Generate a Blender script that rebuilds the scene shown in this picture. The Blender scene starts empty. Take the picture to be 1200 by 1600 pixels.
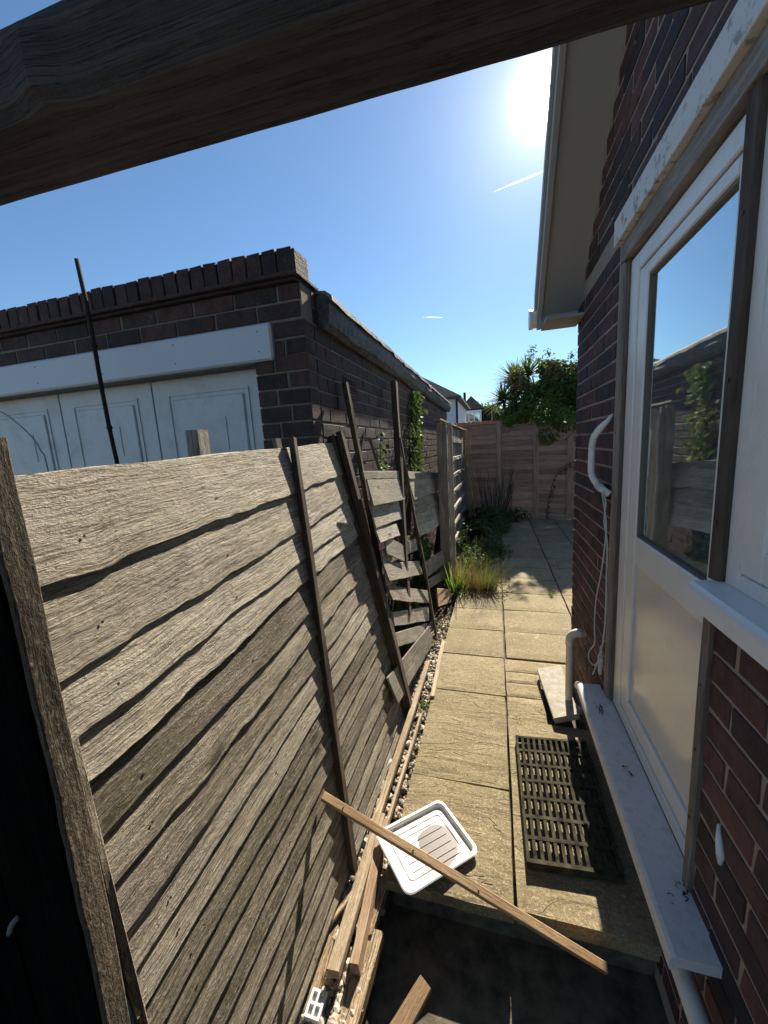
import bpy, bmesh, math, random
from mathutils import Vector, Matrix, noise
random.seed(7)
R = random.random
def U(a, b): return a + (b - a) * R()
V = Vector
scene = bpy.context.scene
col = scene.collection

# ------------------------------------------------------------------ camera
cam = bpy.data.cameras.new('camera')
co = bpy.data.objects.new('camera', cam); col.objects.link(co)
cx, cu, cf = V((.9613, .2692, -.0588)), V((.0112, .1753, .9845)), V((-.2753, .9470, -.1654))
m = Matrix((cx, cu, -cf)).transposed().to_4x4(); m.translation = V((0, 0, 1.62))
co.matrix_world = m
cam.sensor_fit = 'HORIZONTAL'; cam.sensor_width = 36; cam.lens = 605 / 1200 * 36
cam.clip_start = .02; cam.clip_end = 20000
scene.camera = co

# ------------------------------------------------------------------ sky, sun, exposure
SUN = V((.090, .817, .570)).normalized()
w = bpy.data.worlds.new('World'); scene.world = w; w.use_nodes = True
nt = w.node_tree; nt.nodes.clear()
out = nt.nodes.new('ShaderNodeOutputWorld'); bg = nt.nodes.new('ShaderNodeBackground')
sky = nt.nodes.new('ShaderNodeTexSky'); sky.sky_type = 'NISHITA'; sky.sun_disc = False
sky.sun_elevation = math.asin(SUN.z); sky.sun_rotation = math.atan2(SUN.x, SUN.y)
sky.altitude = 0; sky.air_density = 1.0; sky.dust_density = .1; sky.ozone_density = 2.0
bg.inputs['Strength'].default_value = .055
tn = nt.nodes.new('ShaderNodeMix'); tn.data_type = 'RGBA'; tn.blend_type = 'MULTIPLY'; tn.inputs[0].default_value = 1; tn.inputs[7].default_value = (.80, 1.0, 1.12, 1)
nt.links.new(sky.outputs[0], tn.inputs[6]); nt.links.new(tn.outputs[2], bg.inputs['Color'])
# the sun itself, with the bright air round it, as a small cap of the sky
tc = nt.nodes.new('ShaderNodeTexCoord')
dp = nt.nodes.new('ShaderNodeVectorMath'); dp.operation = 'DOT_PRODUCT'; dp.inputs[1].default_value = SUN
nt.links.new(tc.outputs['Generated'], dp.inputs[0])
def wmath(op, a, b):
    n = nt.nodes.new('ShaderNodeMath'); n.operation = op
    for i, s in enumerate((a, b)):
        if isinstance(s, (int, float)): n.inputs[i].default_value = s
        else: nt.links.new(s, n.inputs[i])
    return n.outputs[0]
ac = nt.nodes.new('ShaderNodeMath'); ac.operation = 'ARCCOSINE'; ac.use_clamp = False
nt.links.new(wmath('MINIMUM', dp.outputs['Value'], .9999999), ac.inputs[0])
ang = ac.outputs[0]
g1 = wmath('MULTIPLY', wmath('POWER', 2.71828, wmath('MULTIPLY', wmath('POWER', wmath('DIVIDE', ang, math.radians(1.55)), 2.0), -1.0)), 9.0)
g2 = wmath('MULTIPLY', wmath('POWER', 2.71828, wmath('MULTIPLY', wmath('DIVIDE', ang, math.radians(3.6)), -1.0)), .50)
g3 = wmath('MULTIPLY', wmath('POWER', 2.71828, wmath('MULTIPLY', wmath('DIVIDE', ang, math.radians(15)), -1.0)), .05)
bg2 = nt.nodes.new('ShaderNodeBackground'); bg2.inputs['Color'].default_value = (1, .97, .93, 1)
nt.links.new(wmath('ADD', wmath('ADD', g1, g2), g3), bg2.inputs['Strength'])
ad = nt.nodes.new('ShaderNodeAddShader'); nt.links.new(bg.outputs[0], ad.inputs[0]); nt.links.new(bg2.outputs[0], ad.inputs[1])
nt.links.new(ad.outputs[0], out.inputs['Surface'])
sl = bpy.data.lights.new('sun', 'SUN'); sl.energy = 5.0; sl.angle = math.radians(.53); sl.color = (1, .91, .76)
so = bpy.data.objects.new('sun', sl); col.objects.link(so)
so.rotation_euler = SUN.to_track_quat('Z', 'Y').to_euler(); so.location = SUN * 50
vs = scene.view_settings
vs.view_transform = 'Standard'; vs.look = 'None'; vs.gamma = 1; vs.use_curve_mapping = False
vs.exposure = 1.2
scene.cycles.max_bounces = 6; scene.cycles.diffuse_bounces = 3; scene.cycles.glossy_bounces = 3; scene.cycles.adaptive_threshold = .02; scene.cycles.use_denoising = True
scene.cycles.sample_clamp_indirect = 6

# ------------------------------------------------------------------ node helper and materials
class NT:
    def __init__(s, name):
        s.m = bpy.data.materials.new(name); s.m.use_nodes = True; s.t = s.m.node_tree; s.t.nodes.clear()
        s.out = s.t.nodes.new('ShaderNodeOutputMaterial')
    def n(s, typ, _o=0, _p=None, **kw):
        nd = s.t.nodes.new(typ)
        for k, v in (_p or {}).items(): setattr(nd, k, v)
        for k, v in kw.items():
            k = int(k[1:]) if k[0] == 'i' and k[1:].isdigit() else k.replace('_', ' ')
            s.set(nd.inputs[k], v)
        return nd.outputs[_o]
    def set(s, sock, v):
        if isinstance(v, bpy.types.NodeSocket): s.t.links.new(v, sock)
        else:
            if sock.type == 'RGBA' and len(v) == 3: v = (*v, 1)
            sock.default_value = v
    def math(s, op, a, b=0.0, clamp=False):
        return s.n('ShaderNodeMath', _p=dict(operation=op, use_clamp=clamp), i0=a, i1=b)
    def vm(s, op, a, b): return s.n('ShaderNodeVectorMath', _p=dict(operation=op), i0=a, i1=b)
    def noise(s, vec, scale=1, detail=4, rough=.55, dist=0, o=0):
        return s.n('ShaderNodeTexNoise', _o=o, Vector=vec, Scale=scale, Detail=detail, Roughness=rough, Distortion=dist)
    def ramp(s, fac, stops, interp='LINEAR'):
        nd = s.t.nodes.new('ShaderNodeValToRGB'); cr = nd.color_ramp; cr.interpolation = interp
        while len(cr.elements) < len(stops): cr.elements.new(.5)
        for e, (p, c) in zip(cr.elements, stops):
            e.position = p; e.color = (*c, 1) if len(c) == 3 else c
        s.set(nd.inputs[0], fac); return nd.outputs[0]
    def mask(s, fac, lo, hi):
        return s.n('ShaderNodeMapRange', _p=dict(clamp=True), i0=fac, i1=lo, i2=hi, i3=0.0, i4=1.0)
    def mix(s, fac, a, b, mode='MIX'):
        nd = s.t.nodes.new('ShaderNodeMix'); nd.data_type = 'RGBA'; nd.blend_type = mode
        s.set(nd.inputs[0], fac); s.set(nd.inputs[6], a); s.set(nd.inputs[7], b); return nd.outputs[2]
    def bump(s, h, strength=.5, dist=.01, normal=None):
        kw = dict(Strength=strength, Distance=dist, Height=h)
        if normal is not None: kw['Normal'] = normal
        return s.n('ShaderNodeBump', **kw)
    def obj(s): return s.n('ShaderNodeTexCoord', _o=3)
    def pos(s): return s.n('ShaderNodeNewGeometry', _o=0)
    def rnd(s): return s.n('ShaderNodeObjectInfo', _o=5)
    def bsdf(s, **kw):
        nd = s.t.nodes.new('ShaderNodeBsdfPrincipled')
        for k, v in kw.items(): s.set(nd.inputs[k.replace('_', ' ')], v)
        s.t.links.new(nd.outputs[0], s.out.inputs[0]); return nd

def wood(name, dark, mid, light, bump=.5, sawn=.5, algae=0, knots=1, blot=.5, rough=.85, acol=(.16, .17, .06), streak=1.0, spec=.25, vary=.3, depth=.005):
    t = NT(name)
    uv = t.n('ShaderNodeUVMap')
    r = t.rnd()
    off = t.n('ShaderNodeCombineXYZ', X=t.math('MULTIPLY', r, 17.0), Y=t.math('MULTIPLY', r, 9.0), Z=t.math('MULTIPLY', r, 5.0))
    p = t.vm('ADD', uv, off)
    wob = t.noise(t.vm('MULTIPLY', p, (2.5, 7, 1)), 1, 1)
    p2 = t.vm('ADD', p, t.n('ShaderNodeCombineXYZ', X=0.0, Y=t.math('MULTIPLY', t.math('SUBTRACT', wob, .5), .022), Z=0.0))
    grain = t.noise(t.vm('MULTIPLY', p2, (2.2, 75, 1)), 1, 4, .7, .1)
    fine = t.noise(t.vm('MULTIPLY', p2, (7, 260, 1)), 1, 3, .7)
    saw = t.noise(t.vm('MULTIPLY', p, (75, 165, 1)), 1, 4, .75, .15)
    bl = t.noise(t.vm('MULTIPLY', p, (3.2, 8, 1)), 1, 4, .65)
    sawm = t.mask(bl, .38, .60)
    f = t.math('ADD', t.math('MULTIPLY', grain, .45), t.math('MULTIPLY', bl, .55 * blot * 2 * .5 + .275))
    f = t.math('ADD', f, t.math('MULTIPLY', t.math('SUBTRACT', r, .5), vary))
    c = t.ramp(f, [(.30, dark), (.50, mid), (.70, light)])
    c = t.mix(t.math('MULTIPLY', t.mask(fine, .50, .64), .5 * streak, True), c, dark)
    c = t.mix(t.math('MULTIPLY', t.mask(saw, .52, .66), .35 * min(sawn, 1.2)), c, light)
    crack = t.mask(t.math('ABSOLUTE', t.math('SUBTRACT', grain, .5)), .012, .003)
    c = t.mix(t.math('MULTIPLY', crack, .55 * streak, True), c, tuple(x * .4 for x in dark))
    h = t.math('ADD', t.math('MULTIPLY', grain, .35), t.math('MULTIPLY', fine, .35))
    if knots:
        vo = t.n('ShaderNodeTexVoronoi', _o=0, Vector=t.vm('MULTIPLY', p2, (2.6, 8.5, 1)), Scale=1.0)
        k = t.mask(t.math('ADD', vo, t.math('MULTIPLY', t.math('SUBTRACT', grain, .5), .12)), .13, .05)
        c = t.mix(t.math('MULTIPLY', k, .75 * knots, True), c, tuple(x * .4 for x in dark))
        h = t.math('SUBTRACT', h, t.math('MULTIPLY', k, .3))
    if algae:
        am = t.mask(t.noise(t.pos(), 2.6, 4, .6), .45, .7)
        c = t.mix(t.math('MULTIPLY', am, algae), c, acol)
    h = t.math('SUBTRACT', h, t.math('MULTIPLY', crack, .25))
    h = t.math('ADD', h, t.math('MULTIPLY', t.math('MULTIPLY', saw, t.math('ADD', sawm, .25)), sawn * .8))
    t.bsdf(Base_Color=c, Roughness=rough, Normal=t.bump(h, bump, depth), Specular_IOR_Level=spec)
    return t.m

M = {}
M['fence'] = wood('weathered_grey_wood', (.11, .09, .066), (.385, .33, .255), (.62, .555, .45), 1.0, 1.5, .20, 1.2, acol=(.28, .255, .12), streak=1.7, vary=.32, depth=.009)
M['fence2'] = wood('weathered_grey_wood_far', (.12, .098, .07), (.32, .28, .22), (.50, .45, .375), .9, .8, .15, 1.1, streak=1.4)
M['batten'] = wood('dark_batten_wood', (.045, .032, .022), (.095, .07, .048), (.19, .145, .10), .5, .3, .1)
M['post'] = wood('rough_dark_post', (.04, .03, .02), (.17, .13, .09), (.38, .30, .22), 1.0, 3.0, .0, 0, streak=1.6)
M['darkpanel'] = wood('shade_black_timber', (.002, .002, .002), (.004, .004, .004), (.008, .007, .006), .5, .5, rough=1.0, spec=0.0)  # near-black tone stands for the shade on this face, in place of occlusion
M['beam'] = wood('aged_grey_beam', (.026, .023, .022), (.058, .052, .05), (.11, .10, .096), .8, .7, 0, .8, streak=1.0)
M['fresh'] = wood('pale_orange_batten', (.21, .12, .055), (.46, .305, .165), (.64, .47, .29), .5, .6, 0, .9, .45, vary=0)
M['lath'] = wood('bleached_lath', (.25, .18, .11), (.50, .40, .275), (.68, .58, .43), .7, .9, 0, .6, .35)
M['lath2'] = wood('bleached_orange_lath', (.20, .125, .07), (.41, .29, .19), (.58, .45, .33), .5, .5, 0, .6, .35)
M['rot'] = wood('rotten_split_wood', (.10, .06, .03), (.40, .29, .18), (.66, .53, .38), 1.0, 1.4, 0, .5, .3, streak=2)
M['trim'] = wood('brown_timber_trim', (.05, .037, .028), (.11, .085, .066), (.18, .145, .12), .4, .3, 0, .4)
M['trim3'] = wood('flaking_pale_trim', (.16, .135, .115), (.34, .31, .28), (.52, .49, .46), .4, .5, 0, .4)
M['trim2'] = wood('worn_brown_trim', (.09, .07, .055), (.19, .155, .125), (.34, .29, .25), .4, .3, 0, .4)
M['farfence'] = wood('tan_brown_panel', (.20, .14, .105), (.35, .25, .19), (.46, .345, .27), .4, .3, 0, .8)
M['trellis'] = wood('silver_grey_boards', (.09, .08, .07), (.20, .18, .155), (.36, .33, .29), .5, .4)
M['bamboo'] = wood('dark_cane', (.012, .010, .008), (.03, .022, .016), (.06, .045, .03), .3, .2, 0, 0)

def brick_mat(name, cols, sooty=.5, pale=.2):
    t = NT(name)
    r = t.rnd(); ob = t.obj()
    off = t.vm('ADD', ob, t.n('ShaderNodeCombineXYZ', X=t.math('MULTIPLY', r, 31.0), Y=t.math('MULTIPLY', r, 13.0), Z=0.0))
    c = t.ramp(r, [(i / (len(cols) - 1), q) for i, q in enumerate(cols)])
    n1 = t.noise(off, 14, 5, .6); n2 = t.noise(off, 90, 4, .65)
    c = t.mix(t.math('MULTIPLY', t.mask(n1, .40, .66), sooty), c, (.016, .012, .013))
    pit = t.mask(t.n('ShaderNodeTexVoronoi', Vector=off, Scale=70.0), .22, .08)
    pit = t.math('MULTIPLY', pit, t.mask(n1, .45, .6))
    c = t.mix(t.math('MULTIPLY', pit, .6), c, (.012, .01, .01))
    c = t.mix(t.math('MULTIPLY', t.mask(n2, .58, .75), pale), c, (.30, .24, .21))
    n3 = t.noise(off, 7, 4, .7)
    c = t.mix(t.math('MULTIPLY', t.mask(n3, .62, .78), pale), c, (.34, .28, .25))
    h = t.math('SUBTRACT', t.math('ADD', n2, t.math('MULTIPLY', n1, .9)), t.math('MULTIPLY', pit, .5))
    t.bsdf(Base_Color=c, Roughness=.8, Normal=t.bump(h, .7, .005), Specular_IOR_Level=.3)
    return t.m
M['brick'] = brick_mat('plum_brick', [(.05, .03, .034), (.125, .055, .05), (.075, .038, .038), (.03, .024, .03), (.14, .06, .05), (.09, .044, .042)], .6, .12)
M['gbrick'] = brick_mat('sooty_garage_brick', [(.055, .036, .031), (.10, .052, .042), (.038, .028, .026), (.075, .044, .037)], .6, .34)
M['redbrick'] = brick_mat('red_coping_brick', [(.40, .15, .07), (.46, .19, .10), (.34, .13, .07)], .1, .1)
def mortar_mat(name, c1, c2):
    t = NT(name); p = t.pos()
    n1 = t.noise(p, 22, 4); n2 = t.noise(p, 240, 3)
    c = t.mix(n1, c1, c2)
    t.bsdf(Base_Color=c, Roughness=.95, Normal=t.bump(t.math('ADD', n2, n1), .6, .004)); return t.m
M['mortar'] = mortar_mat('warm_mortar', (.22, .175, .135), (.40, .33, .26))
M['gmortar'] = mortar_mat('grey_mortar', (.09, .075, .062), (.27, .225, .18))

def slab_mat():
    t = NT('riven_concrete_slab'); p = t.pos(); r = t.rnd()
    po = t.vm('ADD', p, t.n('ShaderNodeCombineXYZ', X=t.math('MULTIPLY', r, 7.0), Y=t.math('MULTIPLY', r, 3.0), Z=0.0))
    n1 = t.noise(po, 5, 6, .65); n2 = t.noise(p, 32, 6, .75); n3 = t.noise(p, 110, 5, .8); n4 = t.noise(p, 170, 4, .75)
    riv = t.noise(t.vm('MULTIPLY', po, (2.6, 13, 1)), 1, 3, .55, .9)
    line = t.mask(t.math('ABSOLUTE', t.math('SUBTRACT', riv, .5)), .011, .002)
    line = t.math('MULTIPLY', line, t.mask(n1, .42, .55))
    c = t.ramp(n1, [(.3, (.18, .14, .078)), (.5, (.275, .218, .122)), (.7, (.37, .30, .18))])
    c = t.mix(t.math('MULTIPLY', r, .55), c, t.mix(t.math('FRACT', t.math('MULTIPLY', r, 7.3)), (.165, .128, .075), (.38, .30, .175)))
    c = t.mix(t.math('MULTIPLY', t.mask(n2, .47, .66), .6), c, (.12, .098, .06))
    c = t.mix(t.math('MULTIPLY', t.mask(n3, .52, .62), .7), c, (.52, .43, .28))
    c = t.mix(t.math('MULTIPLY', t.mask(n4, .55, .64), .65), c, (.075, .062, .04))
    sy = t.n('ShaderNodeSeparateXYZ', _o=1, Vector=p)
    li = t.mask(t.n('ShaderNodeTexVoronoi', Vector=t.vm('ADD', p, t.vm('MULTIPLY', t.noise(p, 30, 2, o=1), (.05, .05, .05))), Scale=15.0), .24, .12)
    lim = t.math('MULTIPLY', t.math('MULTIPLY', li, t.mask(n2, .4, .6)), t.mask(sy, 2.3, 3.1))
    c = t.mix(t.math('MULTIPLY', lim, .6), c, (.60, .54, .44))
    fr = t.mask(sy, 2.75, 2.3)
    lf = t.math('MULTIPLY', line, fr)
    c = t.mix(t.math('MULTIPLY', lf, .55), c, (.07, .058, .035))
    c = t.mix(t.math('MULTIPLY', t.mask(t.noise(p, 2.1, 3), .47, .65), .40), c, (.20, .17, .08))
    h = t.math('ADD', t.math('MULTIPLY', n3, .5), t.math('MULTIPLY', n2, .7))
    h = t.math('ADD', h, t.math('MULTIPLY', t.math('MULTIPLY', riv, 2.0), fr))
    h = t.math('SUBTRACT', h, t.math('MULTIPLY', lf, .7))
    t.bsdf(Base_Color=c, Roughness=.92, Normal=t.bump(h, .8, .008), Specular_IOR_Level=.25); return t.m
M['slab'] = slab_mat()
def rough_mat(name, c1, c2, s=20, b=.5, rough=.9, fine=150, spec=.3):
    t = NT(name); p = t.pos()
    n1 = t.noise(p, s, 5, .6); n2 = t.noise(p, fine, 3, .6)
    c = t.ramp(n1, [(.32, c1), (.68, c2)])
    t.bsdf(Base_Color=c, Roughness=rough, Normal=t.bump(t.math('ADD', n1, n2), b, .004), Specular_IOR_Level=spec); return t.m
M['concrete'] = rough_mat('shade_darkened_concrete', (.045, .038, .026), (.15, .125, .085), 14)  # step shadow is put into this colour; the bare concrete is lighter
M['flag'] = rough_mat('pale_flagstone', (.30, .27, .21), (.46, .42, .34), 28)
M['soil'] = rough_mat('dark_soil', (.03, .022, .015), (.10, .075, .05), 30, 1)
M['ground'] = rough_mat('driveway_ground', (.10, .09, .075), (.20, .18, .15), 9)
M['felt'] = rough_mat('bitumen_felt', (.035, .037, .042), (.13, .13, .13), 26, .8, .7)
M['felt_top'] = rough_mat('worn_felt_edge', (.10, .095, .085), (.36, .335, .29), 18, .9, .8)
M['roof'] = rough_mat('brown_roof_tile', (.05, .045, .042), (.11, .095, .085), 6)
M['render_white'] = rough_mat('white_render', (.50, .54, .60), (.60, .64, .70), 5, .2)
M['black'] = rough_mat('black_rubber', (.008, .008, .008), (.02, .02, .018), 30)
def upvc(name, base, dirt, dcol=(.30, .25, .19), rough=.32, scale=9, lo=.55, hi=.78):
    t = NT(name); p = t.pos()
    n = t.noise(p, scale, 5, .65); n2 = t.noise(p, 70, 3, .6)
    c = t.mix(t.math('MULTIPLY', t.mask(n, lo, hi), dirt), base, dcol)
    c = t.mix(t.math('MULTIPLY', t.mask(n2, .60, .72), dirt * .6), c, dcol)
    t.bsdf(Base_Color=c, Roughness=rough, Normal=t.bump(n, .06, .01), Specular_IOR_Level=.5); return t.m
M['upvc'] = upvc('white_upvc', (.72, .70, .66), .25)
M['upvc_panel'] = upvc('cream_upvc_panel', (.66, .615, .54), .2, rough=.16)
M['ledge'] = upvc('dirty_white_ledge', (.56, .55, .54), .45, (.30, .26, .22), .55, 34, .50, .72)
M['paint'] = upvc('peeling_white_paint', (.62, .60, .57), .8, (.22, .18, .15), .6, 22, .55, .62)
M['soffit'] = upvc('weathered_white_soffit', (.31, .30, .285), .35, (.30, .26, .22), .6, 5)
M['gdoor'] = upvc('pale_garage_door', (.58, .60, .60), .6, (.38, .37, .34), .5, 7, .48, .75)
M['gfascia'] = upvc('white_fascia_board', (.54, .57, .61), .35, (.45, .47, .5), .45, 3)
M['groove'] = rough_mat('shadow_groove', (.16, .17, .18), (.22, .23, .24), 30, .1)
M['pipe'] = upvc('ivory_pipe', (.60, .55, .47), .35, (.30, .25, .18), .4, 16)
M['handle'] = upvc('chipped_white_handle', (.68, .65, .60), .9, (.30, .12, .03), .45, 24, .60, .68)
def plain(name, c, rough=.6, spec=.4, metal=0):
    t = NT(name); n = t.noise(t.pos(), 40, 3)
    cc = t.mix(t.math('MULTIPLY', n, .35), c, tuple(x * .55 for x in c))
    t.bsdf(Base_Color=cc, Roughness=rough, Specular_IOR_Level=spec, Metallic=metal); return t.m
M['rope'] = plain('pale_green_rope', (.50, .55, .50), .8)
M['tape'] = plain('black_tape', (.02, .03, .028), .6)
M['plastic_white'] = plain('white_plastic', (.72, .72, .70), .4)
M['screw2'] = plain('dull_grey_metal', (.16, .16, .16), .6)
M['screw'] = plain('rusty_screw', (.05, .035, .03), .5)
M['grate'] = rough_mat('mossy_black_plastic', (.012, .011, .008), (.075, .067, .04), 22, .5, .9, 200, .1)
M['pebble'] = brick_mat('pebbles', [(.42, .36, .28), (.20, .17, .14), (.60, .55, .47), (.12, .10, .09), (.36, .28, .19)], .1, .1)
M['wire'] = plain('grey_wire', (.28, .29, .30), .4)
# leaf materials
def leaf(name, c1, c2, trans=.35, rough=.6):
    t = NT(name)
    at = t.n('ShaderNodeAttribute', _o=2, _p=dict(attribute_name='tint'))
    c = t.mix(at, c1, c2)
    b = t.t.nodes.new('ShaderNodeBsdfPrincipled'); t.set(b.inputs['Base Color'], c); b.inputs['Roughness'].default_value = rough
    b.inputs['Specular IOR Level'].default_value = .2
    tr = t.t.nodes.new('ShaderNodeBsdfTranslucent'); t.set(tr.inputs['Color'], t.mix(.5, c, (.20, .30, .04)))
    mx = t.t.nodes.new('ShaderNodeMixShader'); mx.inputs[0].default_value = trans
    t.t.links.new(b.outputs[0], mx.inputs[1]); t.t.links.new(tr.outputs[0], mx.inputs[2]); t.t.links.new(mx.outputs[0], t.out.inputs[0])
    return t.m
M['ivy'] = leaf('ivy_leaf', (.035, .07, .018), (.12, .19, .05))
M['ivydry'] = leaf('dry_bush_leaf', (.13, .085, .05), (.24, .18, .10), .3)
M['ivy2'] = leaf('sunlit_ivy_leaf', (.04, .075, .018), (.13, .17, .045), .3)
M['palm'] = leaf('cordyline_leaf', (.06, .085, .045), (.13, .15, .07), .3)
M['grass'] = leaf('green_blade', (.06, .12, .02), (.17, .24, .05), .4)
M['drygrass'] = leaf('dry_blade', (.26, .12, .045), (.42, .28, .12), .2)
M['tree'] = leaf('far_tree_leaf', (.05, .08, .025), (.12, .15, .05), .3)
M['weed'] = leaf('dark_weed_leaf', (.025, .05, .018), (.075, .11, .04), .3)
# window glass: the reflection of a double pane over the dark room behind
def glass(name, tint, refl):
    t = NT(name)
    lw = t.n('ShaderNodeFresnel', IOR=1.5)
    f = t.math('ADD', t.math('MULTIPLY', lw, 1.9), refl, True)
    tr = t.t.nodes.new('ShaderNodeBsdfTransparent'); tr.inputs['Color'].default_value = (*tint, 1)
    gl = t.t.nodes.new('ShaderNodeBsdfGlossy'); gl.inputs['Roughness'].default_value = .03; gl.inputs['Color'].default_value = (.84, .93, .96, 1)
    t.set(gl.inputs['Normal'], t.bump(t.noise(t.pos(), 2.2, 2), .04, .03))
    df = t.t.nodes.new('ShaderNodeBsdfDiffuse'); df.inputs['Color'].default_value = (.30, .36, .37, 1)
    dm = t.t.nodes.new('ShaderNodeMixShader')
    t.set(dm.inputs[0], t.math('MULTIPLY', t.noise(t.pos(), 60, 5, .75), .62))
    t.t.links.new(tr.outputs[0], dm.inputs[1]); t.t.links.new(df.outputs[0], dm.inputs[2])
    mx = t.t.nodes.new('ShaderNodeMixShader'); t.set(mx.inputs[0], f)
    t.t.links.new(dm.outputs[0], mx.inputs[1]); t.t.links.new(gl.outputs[0], mx.inputs[2]); t.t.links.new(mx.outputs[0], t.out.inputs[0])
    return t.m
M['glass'] = glass('dusty_window_glass', (.5, .6, .6), .34)
M['room'] = plain('dim_room', (.10, .11, .11), .9)
def tray_mat():
    t = NT('dirty_white_tray'); ob = t.obj()
    n = t.noise(ob, 30, 5, .7); n2 = t.noise(ob, 9, 3, .6)
    z = t.n('ShaderNodeSeparateXYZ', _o=2, Vector=ob)
    fl = t.mask(z, .010, .0068)
    d = t.n('ShaderNodeVectorMath', _o=1, _p=dict(operation='LENGTH'), i0=t.vm('SUBTRACT', ob, (.022, .045, .004)))
    st = t.mask(t.math('ADD', d, t.math('MULTIPLY', t.math('SUBTRACT', n2, .5), .05)), .088, .080)
    c = t.mix(t.math('MULTIPLY', t.mask(n, .38, .58), t.math('MULTIPLY', fl, .75)), (.80, .79, .76), (.42, .36, .28))
    c = t.mix(t.math('MULTIPLY', t.math('MULTIPLY', st, fl), t.mask(n, .05, .30)), c, (.10, .075, .062))
    t.bsdf(Base_Color=c, Roughness=.45); return t.m
M['tray'] = tray_mat()
def cloudm():
    t = NT('contrail_ice'); d = t.t.nodes.new('ShaderNodeBsdfTranslucent'); d.inputs['Color'].default_value = (.9, .9, .9, 1)
    t.t.links.new(d.outputs[0], t.out.inputs[0]); return t.m
M['contrail'] = cloudm()

# ------------------------------------------------------------------ mesh helpers
class MB:
    def __init__(s): s.v = []; s.f = []; s.uv = []; s.t = []
    def face(s, idx, uv=None, tint=0.0):
        s.f.append(idx); s.uv.append(uv or [(0, 0)] * len(idx)); s.t.append(tint)
    def add(s, pts, faces, tint=0.0):
        b = len(s.v); s.v += [tuple(p) for p in pts]
        for f in faces: s.face([b + i for i in f], None, tint)
    def box(s, lo, hi):
        x0, y0, z0 = lo; x1, y1, z1 = hi
        p = [(x0,y0,z0),(x1,y0,z0),(x1,y1,z0),(x0,y1,z0),(x0,y0,z1),(x1,y0,z1),(x1,y1,z1),(x0,y1,z1)]
        s.add(p, [(0,3,2,1),(4,5,6,7),(0,1,5,4),(1,2,6,5),(2,3,7,6),(3,0,4,7)]); return s
    def prism(s, poly, d):   # polygon (3D points) swept by vector d
        n = len(poly); d = V(d); p = [V(q) for q in poly]; p += [q + d for q in p]
        s.add(p, [tuple(range(n))[::-1], tuple(range(n, 2*n))] + [(i, (i+1) % n, n+(i+1) % n, n+i) for i in range(n)]); return s
    def tube(s, path, r, k=10, caps=True):
        path = [V(p) for p in path]; n = len(path); b = len(s.v)
        rr = r if isinstance(r, (list, tuple)) else [r] * n
        up = V((0, 0, 1)); prev = None; L = 0
        for i, p in enumerate(path):
            t = (path[min(i+1, n-1)] - path[max(i-1, 0)]).normalized()
            if prev is None:
                a = t.cross(up) if abs(t.z) < .95 else t.cross(V((1, 0, 0)))
            else: a = prev - t * prev.dot(t)
            a.normalize(); prev = a; c = t.cross(a)
            for j in range(k):
                th = 2 * math.pi * j / k
                s.v.append(tuple(p + (a * math.cos(th) + c * math.sin(th)) * rr[i]))
        for i in range(n - 1):
            l0 = L; L += (path[i+1] - path[i]).length
            for j in range(k):
                j2 = (j + 1) % k
                s.face([b+i*k+j, b+i*k+j2, b+(i+1)*k+j2, b+(i+1)*k+j], [(l0, j*.01), (l0, (j+1)*.01), (L, (j+1)*.01), (L, j*.01)])
        if caps:
            s.face([b + j for j in range(k)][::-1]); s.face([b+(n-1)*k + j for j in range(k)])
        return s
    def build(s, name, mat, parent=None, smooth=False, tint=False):
        me = bpy.data.meshes.new(name); me.from_pydata(s.v, [], s.f); me.update()
        uvl = me.uv_layers.new(name='UVMap'); i = 0
        flat = []
        for u in s.uv:
            for a in u: flat += [a[0], a[1]]
        uvl.data.foreach_set('uv', flat)
        if tint:
            a = me.attributes.new('tint', 'FLOAT', 'FACE'); a.data.foreach_set('value', s.t)
        bm = bmesh.new(); bm.from_mesh(me)
        if not tint: bmesh.ops.recalc_face_normals(bm, faces=bm.faces)
        bm.to_mesh(me); bm.free()
        if smooth:
            me.polygons.foreach_set('use_smooth', [True] * len(me.polygons))
        me.materials.append(mat)
        o = bpy.data.objects.new(name, me); col.objects.link(o)
        if parent: o.parent = parent
        return o
def leafq(mb, p, n, u, L, Wd, tint, fold=.25):
    n = n.normalized(); u = (u - n * u.dot(n)).normalized(); r = u.cross(n)
    a, b = p, p + u * L
    l = p + u * L * .45 + r * Wd * .5 + n * Wd * fold; rr = p + u * L * .45 - r * Wd * .5 + n * Wd * fold
    i = len(mb.v); mb.v += [tuple(a), tuple(l), tuple(b), tuple(rr)]
    mb.face([i, i+1, i+2], None, tint); mb.face([i, i+2, i+3], None, tint)
def tag(o, label=None, cat=None, group=None, kind=None):
    if label: o['label'] = label
    if cat: o['category'] = cat
    if group: o['group'] = group
    if kind: o['kind'] = kind
    return o
def thing(name, label, cat, loc=(0, 0, 0), group=None):
    o = bpy.data.objects.new(name, None); col.objects.link(o); o.empty_display_size = .1
    o.location = loc
    return tag(o, label, cat, group)
def empty(name, parent):
    o = bpy.data.objects.new(name, None); col.objects.link(o); o.parent = parent; return o
def adopt(o, parent):   # parent without moving: the meshes hold world coordinates
    o.parent = parent
    p = parent; T = V((0, 0, 0))
    while p: T += p.location; p = p.parent
    o.location = o.location - T
    return o
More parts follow.
